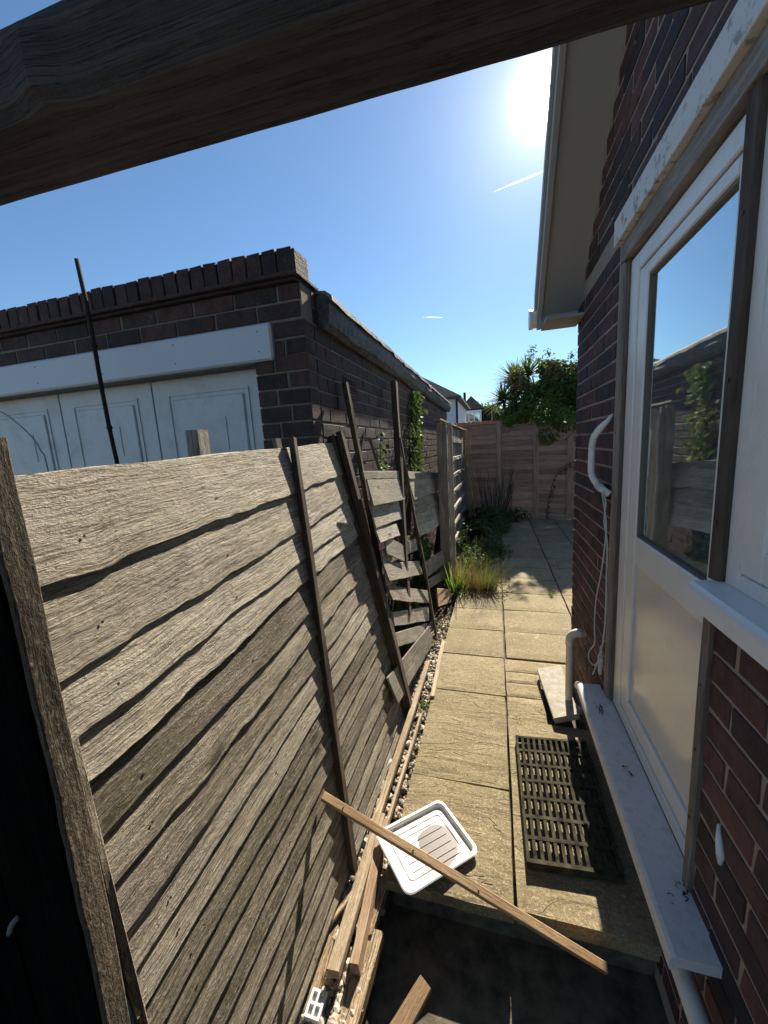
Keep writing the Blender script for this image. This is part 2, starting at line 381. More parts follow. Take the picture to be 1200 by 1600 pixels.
def board(name, c, thick, mat, parent=None, nrm=None, nu=10, wav=0.0, warp=0.0, ch=.002, rag=0.0, top=0.0, seed=None):
    """solid board from four front corners: start-top, end-top, end-bottom, start-bottom; grain runs start to end"""
    c = [V(q) for q in c]
    n = (c[1] - c[0]).cross(c[3] - c[0]).normalized()
    if nrm is not None and n.dot(V(nrm)) < 0: n = -n
    L = ((c[1] - c[0]).length + (c[2] - c[3]).length) / 2
    W = ((c[3] - c[0]).length + (c[2] - c[1]).length) / 2
    sd = seed if seed is not None else U(0, 500)
    mb = MB(); ou, ov = U(0, 9), U(0, 9)
    ch = min(ch, W * .3, thick * .3)
    for i in range(nu + 1):
        s = i / nu
        T = c[0].lerp(c[1], s); B = c[3].lerp(c[2], s)
        a = (B - T).normalized()
        B = B + a * wav * (noise.noise(V((s * L * 3.1, sd, 0))) + .5 * noise.noise(V((s * L * 9, sd, 4))) + .3 * noise.noise(V((s * L * 23, sd, 4))) + .22 * noise.noise(V((s * L * 47, sd, 7))))
        T = T + a * top * noise.noise(V((s * L * 5, sd, 9)))
        wv = n * warp * noise.noise(V((s * L * 2.2, sd, 2)))
        wb = n * warp * noise.noise(V((s * L * 2.6, sd, 6)))
        T += wv; B += wb
        if rag and i in (0, nu):
            dirv = (c[1] - c[0]).normalized() * (1 if i else -1)
            T += dirv * rag * U(-1, 1); B += dirv * rag * U(-1, 1)
        q = n * thick
        ring = [T - n*ch, T + a*ch, B - a*ch, B - n*ch, B - q + n*ch, B - q - a*ch, T - q + a*ch, T - q + n*ch]
        mb.v += [tuple(p) for p in ring]
    vv = [0, ch, W - ch, W, W + thick, W + thick + ch, 2*W + thick, 2*W + thick + ch, 2*W + 2*thick]
    for i in range(nu):
        for j in range(8):
            j2 = (j + 1) % 8
            u0, u1 = ou + L * i / nu, ou + L * (i + 1) / nu
            mb.face([i*8+j, (i+1)*8+j, (i+1)*8+j2, i*8+j2], [(u0, ov+vv[j]), (u1, ov+vv[j]), (u1, ov+vv[j+1]), (u0, ov+vv[j+1])])
    e = [(ou + k * .01, ov + U(0, .1)) for k in range(8)]
    mb.face(list(range(8))[::-1], e); mb.face([nu*8+j for j in range(8)], e)
    o = mb.build(name, mat)
    if parent: adopt(o, parent)
    return o
def bar(name, p0, p1, w, t, wdir, mat, parent=None, **kw):
    """bar from p0 to p1 (centre line of the front face), width w along wdir"""
    p0, p1, wd = V(p0), V(p1), V(wdir)
    d = (p1 - p0).normalized(); wd = (wd - d * wd.dot(d)).normalized()
    return board(name, [p0 + wd*w/2, p1 + wd*w/2, p1 - wd*w/2, p0 - wd*w/2], t, mat, parent, **kw)
def cbox(lo, hi, b=.002):
    """bmesh bevelled box as MB"""
    bm = bmesh.new(); bmesh.ops.create_cube(bm, size=1)
    lo, hi = V(lo), V(hi)
    for v in bm.verts: v.co = V([lo[i] + (v.co[i] + .5) * (hi[i] - lo[i]) for i in range(3)])
    bmesh.ops.bevel(bm, geom=bm.edges[:], offset=b, segments=1, affect='EDGES')
    mb = MB(); bm.verts.index_update()
    mb.add([v.co.copy() for v in bm.verts], [tuple(v.index for v in f.verts) for f in bm.faces]); bm.free()
    return mb
def part(name, mb, mat, parent, smooth=False):
    o = mb.build(name, mat, None, smooth)
    return adopt(o, parent)
_bm = {}
def brick_mesh(key, l, d, h, mat, nvar=4):
    if key not in _bm:
        L = []
        for k in range(nvar):
            mb = cbox((-l/2, 0, -h/2), (l/2, d, h/2), .0035)
            mb.v = [(x + U(-.0028, .0028), y + U(-.0015, .0015), z + U(-.0026, .0026)) for x, y, z in mb.v]
            o = mb.build('brick', mat); me = o.data; bpy.data.objects.remove(o); L.append(me)
        _bm[key] = (L, l)
    return _bm[key]
BR = {'n': 0}
def put_brick(parent, key, pos, rotz, ln, jit=.002, rz=0.0):
    meshes, l = _bm[key]
    o = bpy.data.objects.new('brick', random.choice(meshes)); col.objects.link(o)
    o.location = V(pos) + V((U(-jit, jit), U(-jit, jit), 0))
    o.rotation_euler = (U(-.006, .006), rz + U(-.006, .006), rotz)
    o.scale.x = ln / l
    return adopt(o, parent)

# ------------------------------------------------------------------ ground and paving
mb = MB(); s_ = 3000
mb.add([(-s_, -s_, -.30), (s_, -s_, -.30), (s_, s_, -.30), (-s_, s_, -.30)], [(0, 1, 2, 3)])
tag(mb.build('ground', M['ground']), kind='structure')
# lower yard in front of the step
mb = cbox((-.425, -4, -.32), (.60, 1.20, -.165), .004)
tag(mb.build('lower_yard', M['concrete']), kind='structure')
# bed under the paving and the step riser
path = empty('path', None); tag(path, kind='structure')
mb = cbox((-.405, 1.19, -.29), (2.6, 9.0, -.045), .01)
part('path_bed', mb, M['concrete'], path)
def slab(x0, x1, y0, y1, z=0.0, tilt=0, t=.045):
    g = .005
    sd = U(0, 99)
    mb = MB()
    nx = 6
    top = []
    for j in range(nx + 1):
        for i in range(nx + 1):
            u, v = i / nx, j / nx
            x = x0 + g + u * (x1 - x0 - 2 * g); y = y0 + g + v * (y1 - y0 - 2 * g)
            ed = min(u, 1 - u, v, 1 - v)
            zz = z + tilt * (u - .5) + .003 * noise.noise(V((x * 4, y * 4, sd))) - (.006 if ed == 0 else 0)
            if ed == 0:
                x += .004 * noise.noise(V((x * 14, y * 14, sd))); y += .004 * noise.noise(V((x * 14, y * 14, sd + 5)))
            top.append((x, y, zz))
    n = nx + 1; b = len(top)
    mb.v = top + [(x, y, zz - t) for x, y, zz in top]
    for j in range(nx):
        for i in range(nx):
            q = [j*n+i, j*n+i+1, (j+1)*n+i+1, (j+1)*n+i]
            mb.face(q); mb.face([b + k for k in q[::-1]])
    edge = [i for i in range(nx)] + [j*n+nx for j in range(nx)] + [nx*n+nx-i for i in range(nx)] + [(nx-j)*n for j in range(nx)]
    for k in range(len(edge)):
        a, c = edge[k], edge[(k + 1) % len(edge)]
        mb.face([a, b + a, b + c, c])
    return part('paving_slab', mb, M['slab'], path)
lx = (-.42, .052)
ys = [1.15, 1.655, 2.365, 2.83, 3.265, 3.70, 4.14, 4.56, 5.01, 5.46, 5.91, 6.36, 6.81, 7.26, 7.71, 8.16, 8.6]
for a, b in zip(ys, ys[1:]):
    dx = min(.02, .004 * (a - 1)); 
    slab(lx[0] + dx, lx[1] + dx, a, b, U(-.003, .003), U(-.004, .004))
slab(.056, .60, 1.15, 2.13, .016, -.004, .06)
slab(.056, .285, 2.13, 2.375, -.004); slab(.056, .285, 2.375, 2.53, -.006)
slab(.056, .60, 2.66, 2.83, -.008)
slab(.056, .285, 2.53, 2.66, -.006)
ysr = [2.83, 3.265, 3.71, 4.15, 4.60, 5.05, 5.5, 5.95, 6.4, 6.85, 7.3, 7.75, 8.2, 8.6]
for a, b in zip(ysr, ysr[1:]):
    dx = min(.06, .02 * (a - 2.8))
    slab(.056 + .012, .66 + .0, a, b, U(-.003, .003), U(-.003, .003))
    slab(.664, 1.12, a, b, U(-.003, .003), U(-.003, .003))
    slab(1.124, 1.6, a, b, U(-.003, .003))
# gravel strip along the fence
mb = MB(); nx, ny = 10, 60
for j in range(ny + 1):
    for i in range(nx + 1):
        x = -1.0 + .58 * i / nx; y = .2 + 8.4 * j / ny
        mb.v.append((x, y, -.085 + .02 * noise.noise(V((x * 6, y * 6, 0)))))
for j in range(ny):
    for i in range(nx):
        a = j * (nx + 1) + i; mb.face([a, a + 1, a + nx + 2, a + nx + 1])
tag(mb.build('gravel_bed', M['soil']), kind='structure')
ico = bmesh.new(); bmesh.ops.create_icosphere(ico, subdivisions=1, radius=1)
iv = [v.co.copy() for v in ico.verts]; fi = [tuple(v.index for v in f.verts) for f in ico.faces]; ico.free()
t = NT('pebble_mix')
at = t.n('ShaderNodeAttribute', _o=2, _p=dict(attribute_name='tint'))
t.bsdf(Base_Color=t.ramp(at, [(0, (.10, .085, .07)), (.3, (.24, .20, .15)), (.55, (.42, .36, .27)), (.8, (.62, .55, .45)), (1, (.30, .19, .11))]), Roughness=.75)
mb = MB()
for k in range(3600):
    y = .62 + 3.0 * R() ** 1.35; x = U(-.66 if y < 2.1 else -.62, -.42)
    r = U(.006, .015) * (1.6 if R() < .07 else 1)
    rot = Matrix.Rotation(U(0, 6), 3, 'Z') @ Matrix.Rotation(U(-.4, .4), 3, 'X')
    sc = V((r * U(.8, 1.5), r, r * U(.5, .9)))
    z = -.085 + .02 * noise.noise(V((x * 6, y * 6, 0))) + r * .4 + (U(0, .014) if R() < .4 else 0)
    mb.add([rot @ V((v.x * sc.x, v.y * sc.y, v.z * sc.z)) + V((x, y, z)) for v in iv], fi, R())
tag(mb.build('gravel', t.m, None, False, True), 'loose pale and brown pebbles strewn along the fence foot', 'gravel', kind='stuff')

# ------------------------------------------------------------------ house on the right
W = .49
house = thing('bungalow', 'dark plum brick bungalow wall with white door and rising gable eave', 'house', (1.2, 1.5, -.3))
CP = .0745
brick_mesh('h', .215, .10, .065, M['brick'], 9)
wall = empty('wall', house)
core = MB()
core.box((W + .0035, 1.885, -.3), (W + .30, 2.695, 2.36))
core.box((W + .0035, -3, -.3), (W + .30, 1.032, 1.2))
core.box((W + .0035, 1.032, -.3), (W + .30, 1.885, .355))
core.prism([(W + .0035, -3, 2.36), (W + .0035, 2.695, 2.36), (W + .0035, -.9, 5.9), (W + .0035, -3, 5.9)], (.3, 0, 0))
part('mortar', core, M['mortar'], wall)
def row(y0, y1, z, shift):
    y = y0 - shift
    while y < y1 - .01:
        a, b = max(y, y0), min(y + .215, y1)
        if b - a > .03:
            put_brick(wall, 'h', (W, (a + b) / 2, z), -math.pi / 2, b - a)
        y += .225
for k in range(-4, 60):
    z = .02 + k * CP
    sh = .1125 if k % 2 else 0
    if z < 1.17 : row(.42, 1.015, z, (.05 + sh) % .225)
    if z < .33 and z > -.1: row(1.03, 1.88, z, sh)
    if -.05 < z < 2.36: row(1.90, 2.70, z, (.15 + sh) % .225)
    if z > 2.44:
        ym = min(2.70, 2.70 - (z + .03 - 2.33) / 1.0)
        if ym > 1.0 and z < 3.6: row(max(.7, ym - 1.75), ym, z, sh)
# roof slope rising towards the viewer, verge with bargeboard, soffit and gutter end
roof = empty('roof', house)
def slope(y0, y1, x0, x1, dz0, dz1, name, mat):
    a = lambda y, d: 2.33 + (2.72 - y) + d
    mb = MB().prism([(x0, y0, a(y0, dz0)), (x0, y1, a(y1, dz0)), (x0, y1, a(y1, dz1)), (x0, y0, a(y0, dz1))], (x1 - x0, 0, 0))
    return part(name, mb, mat, roof)
slope(2.80, -1.0, .262, 6, .165, .24, 'tile_slope', M['roof'])
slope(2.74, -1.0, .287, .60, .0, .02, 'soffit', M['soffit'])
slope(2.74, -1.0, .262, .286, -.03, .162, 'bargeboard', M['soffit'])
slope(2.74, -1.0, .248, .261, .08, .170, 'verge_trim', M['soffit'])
mb = MB().box((.268, 2.70, 2.285), (.60, 2.742, 2.46)); part('eave_end_board', mb, M['soffit'], roof)
mb = MB().box((.288, 2.50, 2.270), (.485, 2.735, 2.284)); part('eave_underside', mb, M['soffit'], roof)
mb = MB().tube([(.225, 2.80, 2.36), (1.6, 2.80, 2.36)], .052, 14); part('gutter', mb, M['upvc'], roof, True)
mb = MB().tube([(.222, 2.80, 2.36), (.245, 2.80, 2.36)], .058, 14); part('gutter_end_cap', mb, M['upvc'], roof)
# dim room behind the glass
mb = MB(); x0, x1, y0, y1, z0, z1 = W + .305, 3.6, -2.9, 2.6, .34, 2.36
mb.add([(x0,y0,z0),(x1,y0,z0),(x1,y1,z0),(x0,y1,z0),(x0,y0,z1),(x1,y0,z1),(x1,y1,z1),(x0,y1,z1)], [(0,3,2,1),(4,5,6,7),(0,1,5,4),(1,2,6,5),(2,3,7,6)])
part('room', mb, M['room'], house)
# door
door = empty('door', house)
XD = .515
def dpart(name, y0, y1, z0, z1, x=XD, d=.06, mat='upvc', b=.004):
    return part(name, cbox((x, y0, z0), (x + d, y1, z1), b), M[mat], door)
DY0, DY1 = 1.02, 1.82
dpart('frame_jamb', 1.735, DY1, .405, 2.262, .512, .07)
dpart('frame_jamb', DY0 - .01, 1.085, .405, 2.262, .512, .07)
dpart('frame_head', 1.086, 1.734, 2.20, 2.262, .512, .07)
dpart('frame_sill', 1.086, 1.734, .405, .455, .512, .07)
dpart('stile', 1.648, 1.728, .462, 2.194, .515, .05)
dpart('stile', 1.092, 1.125, .462, 2.194, .515, .05)
dpart('top_rail', 1.126, 1.647, 2.155, 2.194, .515, .05)
dpart('middle_rail', 1.126, 1.647, 1.115, 1.225, .515, .05)
dpart('bottom_rail', 1.126, 1.647, .462, .53, .515, .05)
for a in ((1.640, 1.6465, 1.226, 2.154), (1.1265, 1.133, 1.226, 2.154), (1.1335, 1.6395, 2.146, 2.154), (1.1335, 1.6395, 1.226, 1.234)):
    dpart('glazing_bead', *a, .520, .02, 'trim2', .001)
mb = MB().box((.531, 1.126, 1.226), (.535, 1.647, 2.154)); part('glass_pane', mb, M['glass'], door)
part('inner_bar', MB().tube([(.60, 1.36, 1.285), (.585, 1.33, 1.283), (.58, 1.25, 1.28), (.58, 1.14, 1.28)], [.008, .010, .011, .011], 10), M['plastic_white'], door, True)  # solid white bar standing in for a reflected window stay
dpart('lower_panel', 1.126, 1.647, .531, 1.114, .527, .02, 'upvc_panel')
# timber trims round the opening
def tpart(name, lo, hi, mat, along='z', parent=house):
    lo, hi = V(lo), V(hi)
    if along == 'z': c = [(lo.x, hi.y, lo.z), (lo.x, hi.y, hi.z), (lo.x, lo.y, hi.z), (lo.x, lo.y, lo.z)]
    else: c = [(lo.x, lo.y, hi.z), (lo.x, hi.y, hi.z), (lo.x, hi.y, lo.z), (lo.x, lo.y, lo.z)]
    return board(name, c, hi.x - lo.x, M[mat], parent, nrm=(-1, 0, 0), nu=6, warp=.002)
tpart('timber_trim', (.503, 1.822, .40), (.56, 1.842, 2.27), 'trim2')
tpart('timber_trim', (.492, 1.843, .40), (.53, 1.884, 2.27), 'trim2')
tpart('timber_post', (.497, 1.036, 1.262), (.56, 1.079, 2.272), 'trim')
tpart('timber_batten', (.480, 1.017, .372), (.511, 1.048, 1.185), 'trim2')
tpart('timber_head', (.490, .3, 2.275), (.58, 1.875, 2.345), 'trim3', 'y')
tpart('painted_lintel', (.468, .3, 2.348), (.58, 1.895, 2.44), 'paint', 'y')
for z in (2.05, 1.72, 1.40): part('screw', MB().tube([(.4945, 1.06, z), (.4985, 1.06, z)], .005, 8), M['screw'], house)
for z in (1.0, .82, .62): part('screw', MB().tube([(.4775, 1.035, z), (.482, 1.035, z)], .004, 8), M['screw'], house)
# threshold ledge and window sill with a rounded nose
def nose(x0, x1, y0, y1, z0, z1, name, mat, drop=.0):
    pr = [(x1, z1), (x0 + .012, z1 - .002), (x0 + .004, z1 - .007), (x0, z1 - .015), (x0, z0 - drop), (x0 + .014, z0 - drop), (x0 + .016, z0), (x1, z0)]
    mb = MB().prism([(x, y0, z) for x, z in pr], (0, y1 - y0, 0))
    return part(name, mb, M[mat], house)
nose(.385, .511, .862, 1.945, .372, .404, 'threshold_ledge', 'ledge', .012)
nose(.438, .56, -.6, 1.045, 1.230, 1.266, 'window_sill', 'upvc', .018)
# window beside the door
win = empty('window', house)
def wpart(name, y0, y1, z0, z1, x, d, mat='upvc'):
    return part(name, cbox((x, y0, z0), (x + d, y1, z1), .005), M[mat], win)
wpart('outer_frame', .985, 1.034, 1.262, 2.272, .510, .06); wpart('outer_frame', -.6, .984, 1.262, 1.300, .510, .06); wpart('outer_frame', -.6, .984, 2.20, 2.272, .510, .06)
wpart('sash', .905, .981, 1.304, 2.196, .506, .06); wpart('sash', -.5, .904, 1.304, 1.372, .506, .06); wpart('sash', -.5, .904, 2.13, 2.196, .506, .06)
part('glass_pane', MB().box((.545, -.5, 1.372), (.549, .9045, 2.13)), M['glass'], win)
# paint drip on the near brickwork
part('paint_drip', MB().tube([(.487, .925, .72), (.485, .915, .69), (.486, .905, .66), (.486, .905, .635)], [.003, .007, .009, .004], 8), M['plastic_white'], house, True)

# debris on the ledge
for k, (y, n, s) in enumerate([(1.74, 4, .045), (1.42, 2, .016), (1.02, 4, .022)]):
    tw = MB()
    for i in range(n):
        a = U(0, 3.1); p = V((.455 + U(-.02, .02), y + U(-.03, .03), .4065)); d = V((math.cos(a) * .5, math.sin(a), 0)) * s * U(.3, 1)
        tw.tube([p - d, p - d * .3 + V((U(-.008, .008), U(-.008, .008), .005)), p + d * .3 + V((U(-.008, .008), U(-.008, .008), .003)), p + d], .0012 * U(.6, 1.2), 5)
        leafq(tw, p + V((U(-.02, .02), U(-.02, .02), .002)), V((0, 0, 1)) + V((U(-.5, .5), U(-.5, .5), 0)), V((U(-1, 1), U(-1, 1), 0)), U(.008, .02), U(.006, .012), 0)
    tag(tw.build('twig', M['bamboo']), ['tangle of dark twigs at the far end of the white ledge', 'tiny dark twig on the middle of the white ledge', 'clump of dark twigs at the near end of the white ledge'][k], 'twig')
# pipes along the wall foot
mb = MB().tube([(.43, 2.13, .27), (.425, 2.06, .315), (.423, 1.95, .332), (.423, 1.2, .325), (.423, .45, .31)], .021, 14)
o = mb.build('waste_pipe', M['pipe'], None, True)
part('pipe_collar', MB().tube([(.423, 1.965, .331), (.423, 1.945, .331)], .028, 14), M['upvc'], o, True)
tag(o, 'ivory waste pipe running under the white ledge along the wall', 'pipe')
arc = [V((.411 + .045 * (1 - math.cos(a)), 2.29, .455 + .045 * math.sin(a))) for a in [i * math.pi / 2 / 6 for i in range(7)]]
arc2 = [V((.411 + .07 * (1 - math.cos(a)), 2.29 - .02 * a, .085 - .06 * math.sin(a))) for a in [i * math.pi / 2 / 6 for i in range(7)]]
mb = MB().tube(arc2[::-1] + arc + [V((.50, 2.29, .50))], .0205, 14)
o = mb.build('overflow_pipe', M['pipe'], None, True)
part('elbow', MB().tube([V((.411, 2.29, .425))] + arc + [V((.475, 2.29, .50))], .0245, 14), M['pipe'], o, True)
tag(o, 'upright ivory overflow pipe with elbow bending into the brick wall', 'pipe')

# grab handle and rope
hp = [(.488, 1.905, 1.70), (.470, 1.90, 1.675), (.455, 1.915, 1.655), (.430, 1.935, 1.615), (.425, 1.955, 1.575), (.424, 1.96, 1.50), (.426, 1.955, 1.44), (.445, 1.92, 1.395), (.462, 1.885, 1.375), (.480, 1.87, 1.36)]
def smoothp(p, n=4):
    p = [V(q) for q in p]; out = []
    for i in range(len(p) - 1):
        p0, p1, p2, p3 = p[max(i-1, 0)], p[i], p[i+1], p[min(i+2, len(p)-1)]
        for k in range(n):
            t = k / n
            out.append(.5 * ((2*p1) + (p2-p0)*t + (2*p0-5*p1+4*p2-p3)*t*t + (3*p1-p0-3*p2+p3)*t**3))
    return out + [p[-1]]
hs = smoothp(hp, 4); rr = [.005 + .0095 * min(1, i / 9) for i in range(len(hs))]
o = MB().tube(hs, rr, 12).build('grab_handle', M['handle'], None, True)
tag(o, 'chipped white metal grab handle bolted to the brick wall', 'handle')
bw = [hs[-8], hs[-6], hs[-4]]
part('tape_wrap', MB().tube([V((.46, 1.93, 1.40)), V((.462, 1.935, 1.36)), V((.468, 1.94, 1.315))], [.022, .03, .014], 9), M['tape'], o)
for q in (-9, -8, -7): part('rope_turn', MB().tube([hs[q], hs[q] + (hs[q+1] - hs[q]) * .5], .0178, 12), M['rope'], o, True)
r1 = smoothp([(.452, 1.888, 1.385), (.455, 1.865, 1.33), (.455, 1.815, 1.26), (.455, 1.808, 1.18), (.455, 1.853, 1.024), (.455, 1.93, .85), (.455, 1.945, .72), (.455, 1.93, .63), (.452, 2.02, .535), (.452, 2.01, .495), (.455, 1.92, .52), (.455, 1.83, .60)], 5)
r2 = smoothp([(.455, 1.87, 1.375), (.456, 1.83, 1.33), (.458, 1.852, 1.243), (.457, 1.79, 1.16), (.458, 1.785, 1.022), (.458, 1.78, .854), (.456, 1.785, .74), (.455, 1.82, .64), (.454, 1.87, .56), (.452, 1.93, .465)], 5)
o = MB().tube(r1, .0032, 7).tube(r2, .0032, 7).build('rope', M['rope'], None, True)
kn = MB()
for k in range(5):
    c = V((.454, 1.815, .66 - .016 * k)); kn.tube([c + V((.004 * math.cos(a), .016 * math.cos(a + k), .012 * math.sin(a))) for a in [i * 6.283 / 8 for i in range(9)]], .0048, 6)
kn.tube([(.452, 1.81, .62), (.45, 1.803, .58), (.452, 1.805, .545)], .008, 7)
part('knot', kn, M['rope'], o, True)
tag(o, 'knotted loop of pale green rope hanging from the grab handle', 'rope')

# ------------------------------------------------------------------ leaning fence panel on the left
NB, FB, NTp, FT = V((-.60, .3, -.02)), V((-.56, 2.2, -.11)), V((-.705, .3, 1.605)), V((-.945, 2.33, 1.67))
def FP(s, t, off=0.0):
    p = NB.lerp(FB, s).lerp(NTp.lerp(FT, s), t)
    return p + V((.985, .0, .17)) * off
fence = thing('leaning_fence_panel', 'long weathered grey overlap fence panel leaning beside the paved path', 'fence', (-.62, 1.2, -.08))
ts = [1.0, .888, .800, .733, .680, .615, .556, .500, .455, .405, .357, .312, .266, .222, .178, .135, .094, .052, .012]
for i in range(len(ts) - 1):
    t1, t0 = ts[i], ts[i + 1]
    tt = min(1.0, t1 + .022) if i else 1.0
    e = U(-.012, .012)
    c = [FP(.042, tt, .006), FP(1.0, tt, .006), FP(1.0 + e * .2, t0 + U(-.005, .005), .0205), FP(.042, t0 + U(-.005, .005), .0205)]
    board('plank', c, .008, M['fence'], fence, nrm=(1, 0, 0), nu=90, wav=.013 if i < 6 else .008, warp=.004, rag=.004, top=.006 if i == 0 else 0)
def fbar(name, s0, t0, s1, t1, w, d, mat, off=.024, **kw):
    a, b = FP(s0, t0, off + d), FP(s1, t1, off + d)
    return bar(name, a, b, w, d, (0, 1, 0), M[mat], fence, nrm=(1, 0, 0), nu=24, warp=.006, **kw)
fbar('batten', .590, 1.018, .458, .015, .034, .026, 'batten', .020)
fbar('batten', .573, 1.024, .572, .70, .04, .018, 'fence', -.035)
fbar('batten', .048, .735, .040, .0, .014, .010, 'fence', .012)
fbar('end_batten', .985, 1.0, .992, .0, .045, .02, 'batten')
for i in range(len(ts) - 1):
    for sv in (.10, .30, .80):
        p = FP(sv + U(-.004, .004), (ts[i] * .35 + ts[i + 1] * .65), .0175)
        part('nail', MB().tube([p, p + V((.0012, 0, .0002))], .0028, 6), M['screw'], fence)
# slipped bottom plank
board('slipped_plank', [(-.605, 1.26, .10), (-.60, .42, .06), (-.585, .42, -.06), (-.575, 1.24, -.045)], .012, M['fence'], fence, nrm=(1, 0, .2), nu=16, wav=.01, warp=.008)
# stubs of the posts behind
def stub(px, label, y, x, ztop, w):
    o = bar('post_stub', (x, y, .0), (x, y, ztop), w, .045, (0, 1, 0), M['batten' if px else 'fence'], None, nrm=(1, 0, 0), nu=6)
    tag(o, label, 'post')
stub(0, 'short square post top rising behind the leaning fence under the garage door', 1.02, -.86, 1.705, .05)
stub(0, 'thin post top behind the leaning fence just left of the tall end post', 2.00, -.96, 1.72, .035)
# thick dark post at the far end of the panel
pe = thing('fence_end_post', 'thick dark grooved timber post tilted at the far end of the leaning fence', 'post', (-.53, 2.13, -.08))
bar('post_face', (-0.868, 2.203, 1.728), (-.500, 2.155, -.10), .055, .035, (0, 1, -.1), M['batten'], pe, nrm=(.8, -.5, 0), nu=14, warp=.004)
bar('post_face', (-0.906, 2.181, 1.707), (-.525, 2.125, -.10), .05, .03, (0, 1, -.1), M['batten'], pe, nrm=(.8, -.5, 0), nu=14, warp=.004)
bar('post_face', (-0.873, 2.235, 1.728), (-.505, 2.19, -.10), .012, .05, (0, 1, -.1), M['fence2'], pe, nrm=(.8, -.5, 0), nu=14, warp=.004)
tag(bar('leaning_stick', (-.875, 2.36, 2.03), (-.70, 2.40, .55), .042, .03, (0, 1, 0), M['batten'], None, nrm=(1, 0, 0), nu=12, warp=.01), 'tall grey stick leaning above the fence end beside the air brick', 'stick')
tag(bar('leaning_stick', (-.885, 2.80, 1.70), (-.74, 2.86, 1.1), .022, .02, (0, 1, 0), M['fence2'], None, nrm=(1, 0, 0), nu=8, warp=.01), 'short thin stake poking up behind the broken fence', 'stick')

# rough sawn post and dark panel at the left edge
gp = thing('dark_timber_gate', 'dark rough sawn timber gate edge at the left foreground', 'gate', (-.62, .33, -.1))
board('rough_edge', [(-.597, .355, 1.66), (-.603, .358, -.12), (-.603, .322, -.12), (-.597, .324, 1.66)], .012, M['post'], gp, nrm=(1, 0, 0), nu=60, wav=.004, warp=.004, top=.006)
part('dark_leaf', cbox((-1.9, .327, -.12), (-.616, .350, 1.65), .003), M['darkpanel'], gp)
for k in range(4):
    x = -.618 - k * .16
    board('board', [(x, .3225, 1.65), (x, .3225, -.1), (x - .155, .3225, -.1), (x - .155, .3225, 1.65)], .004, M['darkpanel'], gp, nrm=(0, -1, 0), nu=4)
mb = MB().tube(smoothp([(-.742, .318, .912), (-.747, .310, .906), (-.75, .307, .896), (-.757, .309, .887), (-.765, .318, .885)], 3), .004, 8)
o = mb.build('grey_hook', M['screw2'], None, True); adopt(o, gp)

# overhead beam
bm_ = thing('overhead_beam', 'thick weathered brown timber beam crossing overhead', 'beam', (-.2, .45, 1.95))
yb = lambda x: .4225 + .0335 * x
def bring(x):
    y = yb(x)
    wv = .0012 * noise.noise(V((x * 14, 1, 0))); b2 = 0.0
    d = math.exp(-((x + .40) / .022) ** 2)
    return [(x, y + wv, 1.950), (x, y + .004, 2.017), (x, y - .090, 2.017 + .003 * noise.noise(V((x * 5, 3, 0)))), (x, y - .0925 - .005 * d, 2.008), (x, y - .090 - .008 * d, 1.982), (x, y - .086 - .010 * d, 1.962), (x, y - .078 - .006 * d, 1.953), (x, y - .066, 1.950 + .002 * noise.noise(V((x * 6, 7, 0))))]
mb = MB(); xs = [-1.3 + 2.4 * i / 160 for i in range(161)]
vv = [0, .095, .19, .205, .25, .275, .287, .30, .366]
for x in xs: mb.v += bring(x)
for i in range(160):
    for j in range(8):
        j2 = (j + 1) % 8
        mb.face([i*8+j, (i+1)*8+j, (i+1)*8+j2, i*8+j2], [(xs[i], vv[j]), (xs[i+1], vv[j]), (xs[i+1], vv[j+1]), (xs[i], vv[j+1])])
mb.face(list(range(8))); mb.face([160*8 + j for j in range(8)])
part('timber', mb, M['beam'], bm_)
# its post stands behind the viewer
part('support_post', cbox((-1.28, .33, -.3), (-1.2, .41, 1.949), .004), M['beam'], bm_)

# ------------------------------------------------------------------ garage on the left
G = 1.95; SX = -.935; GP = .0869
gar = thing('garage', 'sooty brick garage with pale up-and-over door and felt roof edge', 'garage', (-2.5, 4, -.3))
brick_mesh('g', .250, .11, .076, M['gbrick'], 9); brick_mesh('gs', .078, .20, .118, M['gbrick'], 7)
gw = empty('front_wall', gar); sw = empty('side_wall', gar)
mb = MB()
mb.box((-5, G + .005, 2.105), (SX - .005, G + .2, 2.47))
mb.box((-1.24, G + .0055, -.3), (SX - .0055, G + .3, 2.1045))
mb.box((-5, G + .012, 2.50), (-.978, G + .19, 2.640))
part('mortar', mb, M['gmortar'], gw)
mb = MB().box((SX - .12, G + .01, -.3), (SX - .0045, 8.35, 2.30))
part('mortar', mb, M['gmortar'], sw)
mb = MB().box((-5, G + .2, 2.2), (SX - .02, 8.35, 2.31)); part('flat_roof', mb, M['felt'], gar)
mb = MB().box((-5, 8.2, -.3), (SX - .02, 8.35, 2.2)); part('rear_wall', mb, M['gbrick'], gar)
for k in range(13):
    z = 2.09 - k * GP
    sh = .13 if k % 2 else 0
    if z > 1.2:   # corner pier
        a, b = -1.246, SX
        if k % 2: segs = [(a, b - .115 - .01), (b - .115, b)]
        else: segs = [(a, a + .115 - .005), (a + .125 - .005, b)]
        for p, q in segs: put_brick(gw, 'g', ((p + q) / 2, G, z), 0, q - p)
for k in range(2):
    z = 2.171 + k * GP
    for p, q in ([(-1.118, SX)] if k else [(-1.118, -1.06), (-1.05, SX)]): put_brick(gw, 'g', ((p + q) / 2, G, z), 0, q - p)
for k in range(2):
    z = 2.352 + k * GP - .004
    x = -.95
    first = True
    while x > -3.6:
        l = .25 if not (first and k) else .12
        first = False
        put_brick(gw, 'g', (x - l / 2, G, z), 0, l); x -= l + .011
for k in range(2): put_brick(gw, 'g', (SX + .001, G + .180, 2.348 + k * GP), math.pi / 2, .12)
